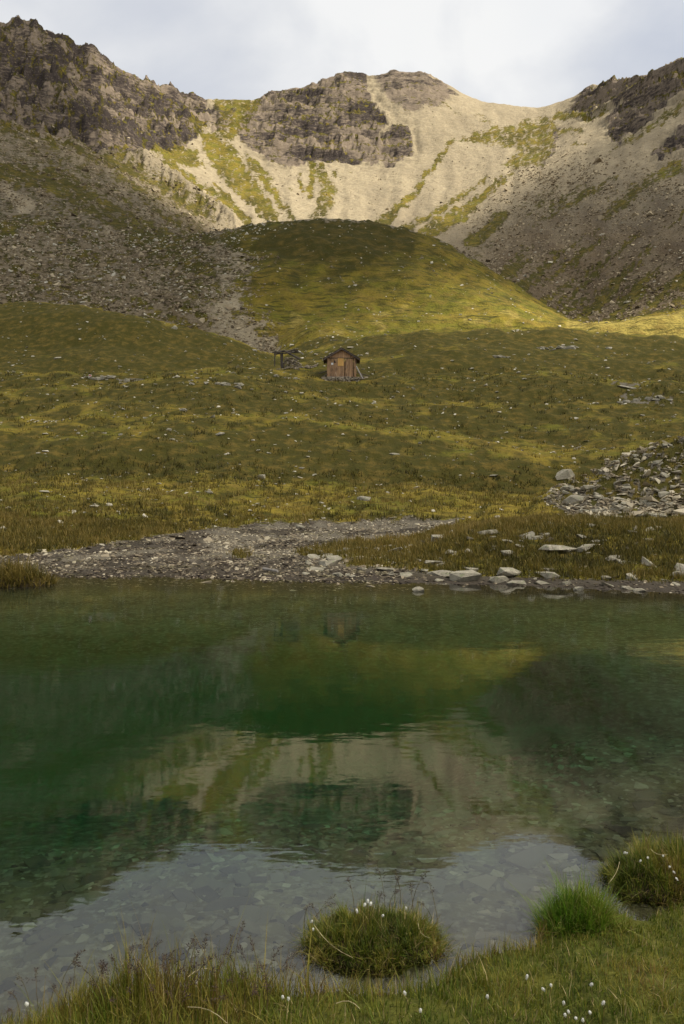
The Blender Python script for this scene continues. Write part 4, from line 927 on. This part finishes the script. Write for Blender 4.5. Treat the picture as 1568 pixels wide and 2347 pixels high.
def shed():
    g = Vector((-5.6, 80.5, 0)); g.z = CAM_H + 80.5 * (HY - 838) / F
    R = tag(empty("ruined_shed", g), 'collapsed open shed with slate roof on dark posts left of the hut', 'shed')
    r = random.Random(9); sx = 22.67
    X = lambda crop: ((1050 + crop / 3.484) / 1.7455 - CX) / sx - g.x; Zz = lambda crop: (838 - (1350 + crop / 3.484) / 1.7455) / sx
    pole("post", (X(176), -.4, -.1), (X(178), -.4, Zz(222)), .055, .05, M_greywood, R)
    pole("post", (X(272), .1, -.25), (X(266), .1, Zz(215)), .13, .15, M_greywood, R)
    pole("brace", (X(180), -.4, Zz(275)), (X(218), -.4, Zz(222)), .04, .04, M_greywood, R)
    pole("beam", (X(143), -.42, Zz(218)), (X(500), -.35, Zz(190)), .075, .08, M_greywood, R)
    pole("beam", (X(150), .9, Zz(214)), (X(500), .9, Zz(186)), .07, .07, M_greywood, R)
    pole("fallen_beam", (X(335), -.55, Zz(212)), (X(527), -.75, Zz(316)), .09, .10, M_greywood, R)
    pole("rafter", (X(500), -.3, Zz(198)), (X(566), -.1, Zz(230)), .05, .05, M_palewood, R)
    for k in range(18):
        f = r.random(); link("roof_slate", SLABS[k % 10], R, (X(165 + 320 * f), r.uniform(-.5, 1.0), Zz(204 - 26 * f) + r.uniform(.03, .12)), (r.gauss(0, .08), r.gauss(0, .08), r.uniform(0, 6)), (r.uniform(.4, .8), .5, .22))
    for row in range(9):
        x = X(255) + .05 * row; e = X(540) - .1 * row
        while x < e:
            w = r.uniform(.15, .42); z = -.15 + row * .125
            link("wall_stone", WALLST[r.randrange(10)], R, (x + w / 2, .55 + r.uniform(-.08, .08), z), (r.gauss(0, .08), r.gauss(0, .1), r.gauss(0, .2)), (w * 1.1, .4, r.uniform(.12, .18))); x += w
    for k in range(34):
        f = r.random(); x = X(200 + 320 * f); y = r.uniform(-.8, .3); s = r.uniform(.14, .36)
        link("tumbled_stone", WALLST[r.randrange(10)], R, (x, y, float(ground(g.x + x, g.y + y)) - g.z + .05 + .25 * max(0, 1 - abs(f - .55) * 3) * r.random()), (r.gauss(0, .3), r.gauss(0, .3), r.uniform(0, 6)), (s, s * .8, s * .5))
    for k in range(22):
        f = r.random(); p = (g.x + X(520 + 230 * f), g.y + .8 + r.uniform(-.5, .5)); s = r.uniform(.2, .5)
        link("tumbled_stone", WALLST[r.randrange(10)], R, (p[0] - g.x, p[1] - g.y, float(ground(*p)) - g.z + .06), (r.gauss(0, .2), r.gauss(0, .2), r.uniform(0, 6)), (s, s * .8, s * .45))
shed()
p = hit(1372, 741); tag(pole("marker_post", p, p + Vector((.1, 0, 1.1)), .07, .06, M_palewood), 'pale marker post standing in the sunlit grass at right', 'post')
a = CAM_H * F / (1313 - HY); tag(pole("driftwood_plank", ((604 - CX) / F * a, a - .1, .12), ((638 - CX) / F * (a - .3), a - .45, .10), .035, .03, M_palewood), 'bleached driftwood plank lying on the gravel shore', 'plank')

# ------------------------------------------------------------------ grass
def blades(name, P, L, lean, az, wd, tint, mat, parent=None, segs=(0, .4, .75, 1.0), curve=1.6):
    n = len(P); t = np.array(segs)
    dx, dy = np.cos(az), np.sin(az)
    h = L[:, None] * t[None] * np.cos(lean[:, None] * t[None] ** .5 * .9)
    off = L[:, None] * np.sin(lean)[:, None] * (t[None] ** curve)
    cx = P[:, 0][:, None] + off * dx[:, None]; cy_ = P[:, 1][:, None] + off * dy[:, None]; cz = P[:, 2][:, None] + h
    fa = az + np.pi / 2 + rng.uniform(-.9, .9, n); px, py = np.cos(fa), np.sin(fa)
    V = []; A = []
    for k in range(len(t) - 1):
        w = wd * (1 - t[k] ** 1.5) * .5
        V.append(np.stack([cx[:, k] - px * w, cy_[:, k] - py * w, cz[:, k]], -1)); V.append(np.stack([cx[:, k] + px * w, cy_[:, k] + py * w, cz[:, k]], -1)); A += [t[k], t[k]]
    V.append(np.stack([cx[:, -1], cy_[:, -1], cz[:, -1]], -1)); A.append(1.0)
    V = np.stack(V, 1); m = V.shape[1]
    Fl = []
    for k in range(len(t) - 2): Fl += [(2 * k, 2 * k + 1, 2 * k + 3), (2 * k, 2 * k + 3, 2 * k + 2)]
    Fl.append((m - 3, m - 2, m - 1)); Fl = np.array(Fl)
    f = (Fl[None] + (np.arange(n) * m)[:, None, None]).reshape(-1, 3)
    me = mesh_np(name, V.reshape(-1, 3), f, mat, False, {'tint': np.repeat(tint, m), 'along': np.tile(np.array(A), n)})
    return link(name, me, parent)
# turf tufts on the far meadow
def meadow_tufts():
    wt = inview * g_mead * (Yg > 17.5) * (Yg < 80) * (grass > .35) * (0.25 + 2.0 * (Yg < 30) + 1.0 * (Yg < 45))
    P, r, c = pick(wt, 14000); k = 8
    Q = np.repeat(P, k, 0); n = len(Q); sp = 0.05 + Q[:, 1] * .0022
    Q[:, 0] += rng.normal(0, 1, n) * sp; Q[:, 1] += rng.normal(0, 1, n) * sp; Q[:, 2] = ground(Q[:, 0], Q[:, 1]) - .02
    base = np.clip(0.06 + 0.62 * dry[r, c] + 0.35 * fbm(P[:, 0] / 6, P[:, 1] / 8, 501, 3) + 0.25 * pn(P[:, 0] / 1.1, P[:, 1] / 1.5, 505), 0, 1)  # tufts repeat the shading painted into the turf
    tint = np.clip(np.repeat(base + rng.normal(0, .16, len(P)), k) + rng.normal(0, .14, n), 0, 1)
    L = np.repeat(rng.uniform(.08, .24, len(P)), k) * rng.uniform(.7, 1.25, n) * (0.8 + Q[:, 1] / 90)
    o = blades("meadow_grass", Q, L, np.abs(rng.normal(.4, .3, n)), rng.uniform(0, 6.283, n), 0.012 + Q[:, 1] * .0011, tint, M_tuft, segs=(0, 1.0))
    tag(o, 'olive and straw coloured turf covering the far meadow', 'grass', kind='stuff')
meadow_tufts()
# the bank at the viewer's feet
def bank():
    n = 130000; X = rng.uniform(-2.6, 3.4, n); Y = rng.uniform(2.9, 5.9, n)
    ok = (Y < NSX(X) + .03 + .06 * rng.random(n) ** 2) & (Y > 3.15 + 0 * X) & (np.abs(X / Y) < .62); X, Y = X[ok], Y[ok]
    dens = 0.55 + .8 * fbm(X * 2.3, Y * 2.3, 601, 3); ok = rng.random(len(X)) < dens + .35; X, Y = X[ok], Y[ok]; n = len(X)
    Z = near_h(X, Y); d = NSX(X) - Y
    lush = np.exp(-((X + .82) / .42) ** 2) * np.exp(-((Y - 3.86) / .22) ** 2)
    cl = pn(X * 9, Y * 9, 621); L = rng.uniform(.04, .105, n) * np.exp(rng.normal(0, .22, n)) * (1 + 1.6 * lush) * (1 + .9 * cl) * (1 - .25 * sstep(-.3, .1, X)) * (1 - .25 * sstep(.9, 1.4, X)); L *= np.where(rng.random(n) < .06, 1.7, 1)
    edge = sstep(.15, 0, d) * (X > -.3) * (X < 1.2); L *= 1 + .5 * edge
    t = .34 + .5 * fbm(X * 1.6, Y * 1.6, 611, 3) + rng.normal(0, .15, n) + .30 * lush - .06 * sstep(-.2, .5, X) + .25 * edge
    t = np.where(rng.random(n) < .06, rng.uniform(.9, 1.0, n), np.clip(t, 0, .84))
    o = blades("bank_grass", np.stack([X, Y, Z - .006], -1), L, np.abs(rng.normal(.48, .34, n)) * (1 - .45 * lush), np.where(rng.random(n) < .5, 10 * pn(X * 5, Y * 5, 623), rng.uniform(0, 6.283, n)), rng.uniform(.003, .0065, n), t, M_bank)
    tag(o, 'rough olive sedge and grass covering the near bank', 'grass', kind='stuff')
bank()
def tussock(cx, cy_, rx, ry, h, n, L0, L1, mat, label, seed, tb, wide=1.0):
    T = tag(empty("grass_tussock", (cx, cy_, 0)), label, 'tussock')
    a = np.linspace(0, 2 * np.pi, 48, endpoint=False); rr = np.linspace(0, 1, 12); V = []
    A, R = np.meshgrid(a, rr); wob = 1 + .30 * fbm(np.cos(A) * 1.5 + seed, np.sin(A) * 1.5, 700 + seed, 3)
    f = lambda R: np.clip(1 - np.clip(R, 0, 1.2) ** 3.2, -.6, 1)
    x = R * np.cos(A) * rx * wob; y = R * np.sin(A) * ry * wob; z = h * f(R) * (1 + .25 * fbm(x * 9, y * 9, 710, 3)) - .05
    i = np.arange(A.size).reshape(A.shape); j = np.roll(i, -1, 1)
    ff = np.stack([i[:-1], j[:-1], j[1:], i[1:]], -1).reshape(-1, 4)
    link("soil_mound", mesh_np("soil_mound", np.stack([x, y, z], -1).reshape(-1, 3), ff, M_soil, True), T)
    # skirt below the water line
    q = rng.random(n) ** .5 * 1.0; b = rng.uniform(0, 2 * np.pi, n); w2 = 1 + .30 * fbm(np.cos(b) * 1.5 + seed, np.sin(b) * 1.5, 700 + seed, 3)
    x = q * np.cos(b) * rx * w2; y = q * np.sin(b) * ry * w2; z = h * f(q) * (1 + .5 * fbm(x * 7, y * 7 + seed, 741, 2)) - .055
    cl = pn(x * 14 + seed, y * 14, 731); L = rng.uniform(L0, L1, n) * np.exp(rng.normal(0, .3, n)) * (1 - .25 * q) * (1 + .9 * cl)
    lean = np.clip(np.abs(rng.normal(.38, .33, n)) + .65 * q ** 2.5, 0, 1.5)
    az = np.where(rng.random(n) < .4, 9.0 * pn(x * 8 + 5, y * 8 + seed, 733), np.where(rng.random(n) < .75 * q + .15, np.arctan2(np.sin(b) * rx, np.cos(b) * ry) + rng.normal(0, .6, n), rng.uniform(0, 6.28, n)))
    t = np.clip(tb + .45 * fbm(x * 5 + seed, y * 5, 720, 3) + rng.normal(0, .17, n), 0, .82); t = np.where(rng.random(n) < .06, rng.uniform(.9, 1.0, n), t)
    o = blades("grass_blades", np.stack([x, y, z], -1), L, lean, az, rng.uniform(.003, .0065, n) * wide, t, mat, T); tag(o, kind='stuff')
    return T
T1 = tussock(.17, 4.37, .40, .25, .125, 9500, .04, .11, M_bank, 'round grassy islet tussock standing alone in the shallow water', 1, .27)
T2 = tussock(1.345, 4.50, .21, .16, .11, 4600, .10, .21, M_green, 'bright green grass tussock on the shore, between islet and right edge', 2, .42)
T3 = tussock(2.10, 5.02, .46, .30, .165, 9500, .05, .135, M_bank, 'broad olive tussock at the right edge dotted with white tufts', 3, .30)
TUS = [(.17, 4.37, .40, .25, .125), (1.345, 4.50, .21, .16, .11), (2.10, 5.02, .46, .30, .165)]
def top_ground(X, Y):
    z = float(near_h(np.array(X), np.array(Y)))
    for cx, cy_, rx, ry, h in TUS:
        R = math.hypot((X - cx) / rx, (Y - cy_) / ry)
        if R < 1: z = max(z, h * (1 - R ** 3.2) - .05)
    return max(z, -.03)
def root_for(x, y, hgt):
    """where a stem of that height stands whose tip shows at (x, y)"""
    best = None
    for k in range(220):
        Y = 3.2 + k * .012; X = Y * (x - CX) / F; z = CAM_H - Y * (y - HY) / F
        d = abs(z - top_ground(X, Y) - hgt)
        if best is None or d < best[0]: best = (d, X, Y)
    return best[1], best[2]
def tube_mesh(name, pts, r0, r1, mat, n=4):
    V, Fq = [], []; m = len(pts)
    for k, p in enumerate(pts):
        rr = r0 + (r1 - r0) * k / (m - 1)
        V += [(p[0] + rr * math.cos(6.283 * i / n), p[1] + rr * math.sin(6.283 * i / n), p[2]) for i in range(n)]
    Fq = [(k * n + i, k * n + (i + 1) % n, (k + 1) * n + (i + 1) % n, (k + 1) * n + i) for k in range(m - 1) for i in range(n)]
    me = bpy.data.meshes.new(name); me.from_pydata(V, [], Fq); me.materials.append(mat); me.update(); return me
def cotton_mesh(seed):
    r = random.Random(seed); bm = bmesh.new(); bmesh.ops.create_icosphere(bm, subdivisions=2, radius=1)
    for v in bm.verts:
        d = 1 + r.uniform(-.18, .16); v.co = Vector((v.co.x * .0085 * d, v.co.y * .0085 * d, v.co.z * .0125 * d + (.002 if v.co.z < 0 else 0)))
    for _ in range(70):
        d = Vector((r.gauss(0, 1), r.gauss(0, 1), r.gauss(-.1, 1))).normalized(); a = Vector((d.x * .008, d.y * .008, d.z * .011)); s = d.orthogonal().normalized() * .0006
        e = a + d * r.uniform(.002, .007) - Vector((0, 0, .002)); bm.faces.new([bm.verts.new(a - s), bm.verts.new(a + s), bm.verts.new(e)])
    me = bpy.data.meshes.new("cotton_tuft"); bm.to_mesh(me); bm.free(); me.materials.append(M_cotton); return me
COT = [cotton_mesh(k) for k in range(5)]
def cotton(x, y, hgt, label, group, s=1.0):
    X, Y = root_for(x, y, hgt); z = top_ground(X, Y); lx, ly = random.gauss(0, .012), random.gauss(0, .012)
    pts = [(lx * f * f - lx, ly * f * f - ly, hgt * f) for f in (0, .33, .66, 1)]
    me = tube_mesh("cotton_grass", pts, .0014, .0009, M_stem); o = tag(link("cotton_grass", me, None, (X, Y, z)), label, 'cottongrass', group)
    link("cotton_tuft", COT[random.randrange(5)], o, (0, 0, hgt), (random.gauss(0, .35), random.gauss(0, .35), random.uniform(0, 6)), (s * .72, s * .72, s * random.uniform(.6, .95)))
for x, y in [(843, 2066), (836, 2073), (850, 2070), (931, 2080), (818, 2087), (715, 2113), (718, 2127), (878, 2098)]:
    cotton(x, y, .15, 'white cottongrass tuft rising from the lone islet tussock', 'cottongrass on the islet', 1.15 if y < 2075 else .95)
for x, y in [(1432, 1953), (1468, 1973), (1485, 1968), (1545, 2003), (1551, 2012), (1437, 1956), (1520, 1960), (1535, 1985)]:
    cotton(x, y, .15, 'white cottongrass tuft on the broad tussock at the right edge', 'cottongrass on the right tussock', .9)
for x, y in [(648, 2286), (661, 2290), (928, 2275), (964, 2315), (1117, 2285), (1208, 2240), (1263, 2258), (1245, 2268), (1292, 2300), (1295, 2327), (1303, 2318), (1320, 2332), (1336, 2338), (1356, 2256), (1383, 2300), (1352, 2322), (450, 2250)]:
    cotton(x, y, .10, 'white cottongrass tuft in the short grass of the near bank', 'cottongrass on the near bank', 1.0)
cotton(62, 2302, .13, 'large fluffy white cottongrass tuft alone at the lower left corner', None, 1.35)
def panicle(seed, hgt):
    r = random.Random(seed); bend = r.uniform(.03, .14); a = r.uniform(0, 6.28); cx, cy_ = math.cos(a), math.sin(a); kink = r.uniform(.9, 1.0)
    curve = lambda f: Vector((cx * bend * f ** 2.2, cy_ * bend * f ** 2.2, hgt * (f - .10 * f ** 4 * (1 if r is None else 1))))
    st = tube_mesh("stalk", [curve(k / 6) for k in range(7)], .0025, .0011, M_stem)
    bm = bmesh.new()
    def seedlet(p, d, L, w):
        s = d.orthogonal().normalized(); t = d.cross(s)
        ring = [bm.verts.new(p + d * L * .45 + (s * math.cos(q) + t * math.sin(q)) * w) for q in (0, 2.1, 4.2)]; a0 = bm.verts.new(p); b0 = bm.verts.new(p + d * L)
        for k in range(3): bm.faces.new([a0, ring[k], ring[(k + 1) % 3]]); bm.faces.new([b0, ring[(k + 1) % 3], ring[k]])
    spread = r.uniform(.006, .022)
    for k in range(22):
        f = r.uniform(.74, 1.0); p = curve(f); d = Vector((r.gauss(0, 1), r.gauss(0, 1), r.gauss(-.1, .5))).normalized(); q = p + d * spread * (1.15 - f) * 4 * r.random()
        s = d.orthogonal().normalized() * .0003; bm.faces.new([bm.verts.new(p - s * 2.5), bm.verts.new(p + s * 2.5), bm.verts.new(q)])
        seedlet(q, (Vector((cx * .4, cy_ * .4, .5)) + d * .7).normalized(), r.uniform(.009, .017), r.uniform(.0018, .0033))
    sh = bpy.data.meshes.new("seed_head"); bm.to_mesh(sh); bm.free(); sh.materials.append(M_seed); return st, sh
PAN = [panicle(k, .30) for k in range(14)]
def stalk(X, Y, hgt, label, group, k, s=1.0):
    z = top_ground(X, Y); q = hgt / .30
    o = tag(link("seed_grass", PAN[k % 14][0], None, (X, Y, z - .01), (random.gauss(0, .10), random.gauss(0, .12), random.uniform(0, 6.28)), (1.0, 1.0, q)), label, 'grass stalk', group)
    link("seed_head", PAN[k % 14][1], o)
k = 0
for x, y, h in [(712, 2050, .20), (696, 2062, .18), (722, 2054, .2), (735, 2070, .16), (812, 2012, .26), (882, 1988, .30), (892, 1992, .28), (905, 1984, .30), (918, 1985, .29), (943, 1978, .30), (952, 2035, .2), (1005, 2030, .23), (995, 2046, .2), (870, 2035, .22)]:
    X, Y = root_for(x, y, h * .97); stalk(X, Y, h, 'dark flowering grass stalk rising from the islet tussock', 'grass stalks on the islet', k); k += 1
for q in range(56):
    x = random.uniform(235, 625); Y = random.uniform(3.66, 3.97); X = Y * (x - CX) / F
    if Y > NSX(X) - .01: Y = float(NSX(X)) - random.uniform(.02, .15)
    stalk(X, Y, random.uniform(.17, .33), 'brown flowering grass stalk in the tall clump at lower left', 'grass stalks in the lower left clump', k); k += 1
for x, y, h in [(132, 2168, .30), (165, 2185, .28), (240, 2172, .32), (205, 2180, .3), (90, 2215, .24), (70, 2230, .2), (28, 2262, .16), (110, 2235, .2), (150, 2230, .2), (45, 2250, .18)]:
    X, Y = root_for(x, y, h); stalk(X, Y, h, 'thin arching grass stalk over the water at the left edge', 'grass stalks at the left edge', k); k += 1
T4 = tussock(-7.55, 18.0, 1.0, .55, .26, 2600, .16, .38, M_tuft, 'low clump of pale sedge on the far shore at the left edge', 4, .55, wide=4.0)
# left corner sedges and long dry straws
n = 2600; X = rng.uniform(-2.2, -1.1, n); Y = NSX(X) - rng.uniform(-.05, .28, n)
o = blades("corner_sedge", np.stack([X, Y, near_h(X, Y) - .005], -1), rng.uniform(.06, .17, n), np.abs(rng.normal(.4, .3, n)), rng.uniform(0, 6.28, n), rng.uniform(.002, .004, n), np.clip(rng.normal(.5, .2, n), 0, 1), M_bank); tag(o, 'thin sedge growing along the left corner of the bank', 'grass', kind='stuff')
def straw(x0, y0, x1, y1, label):
    def w(x, y):
        best = None
        for k in range(220):
            Y = 3.2 + k * .012; X = Y * (x - CX) / F; z = CAM_H - Y * (y - HY) / F; d = abs(z - top_ground(X, Y) - .09)
            if best is None or d < best[0]: best = (d, X, Y, z)
        return Vector(best[1:])
    a, b = w(x0, y0), w(x1, y1); tag(pole("dry_straw", a, b, .0022, .0014, M_straw, None, 5, .02), label, 'straw', 'dry straws in the near grass')
straw(720, 2120, 808, 2195, 'long pale dry straw lying across the islet tussock')
straw(958, 2115, 985, 2150, 'short pale dry straw on the islet tussock')
straw(1395, 2025, 1420, 1975, 'pale dry straw sticking up from the broad right tussock')
straw(1490, 1945, 1530, 1958, 'pale bent straw at the top of the broad right tussock')
straw(430, 2240, 492, 2222, 'pale straw bent over the lower left clump')
straw(430, 2308, 520, 2345, 'long pale straw at the bottom edge of the bank')
straw(770, 2300, 825, 2312, 'pale straw flat on the near bank')
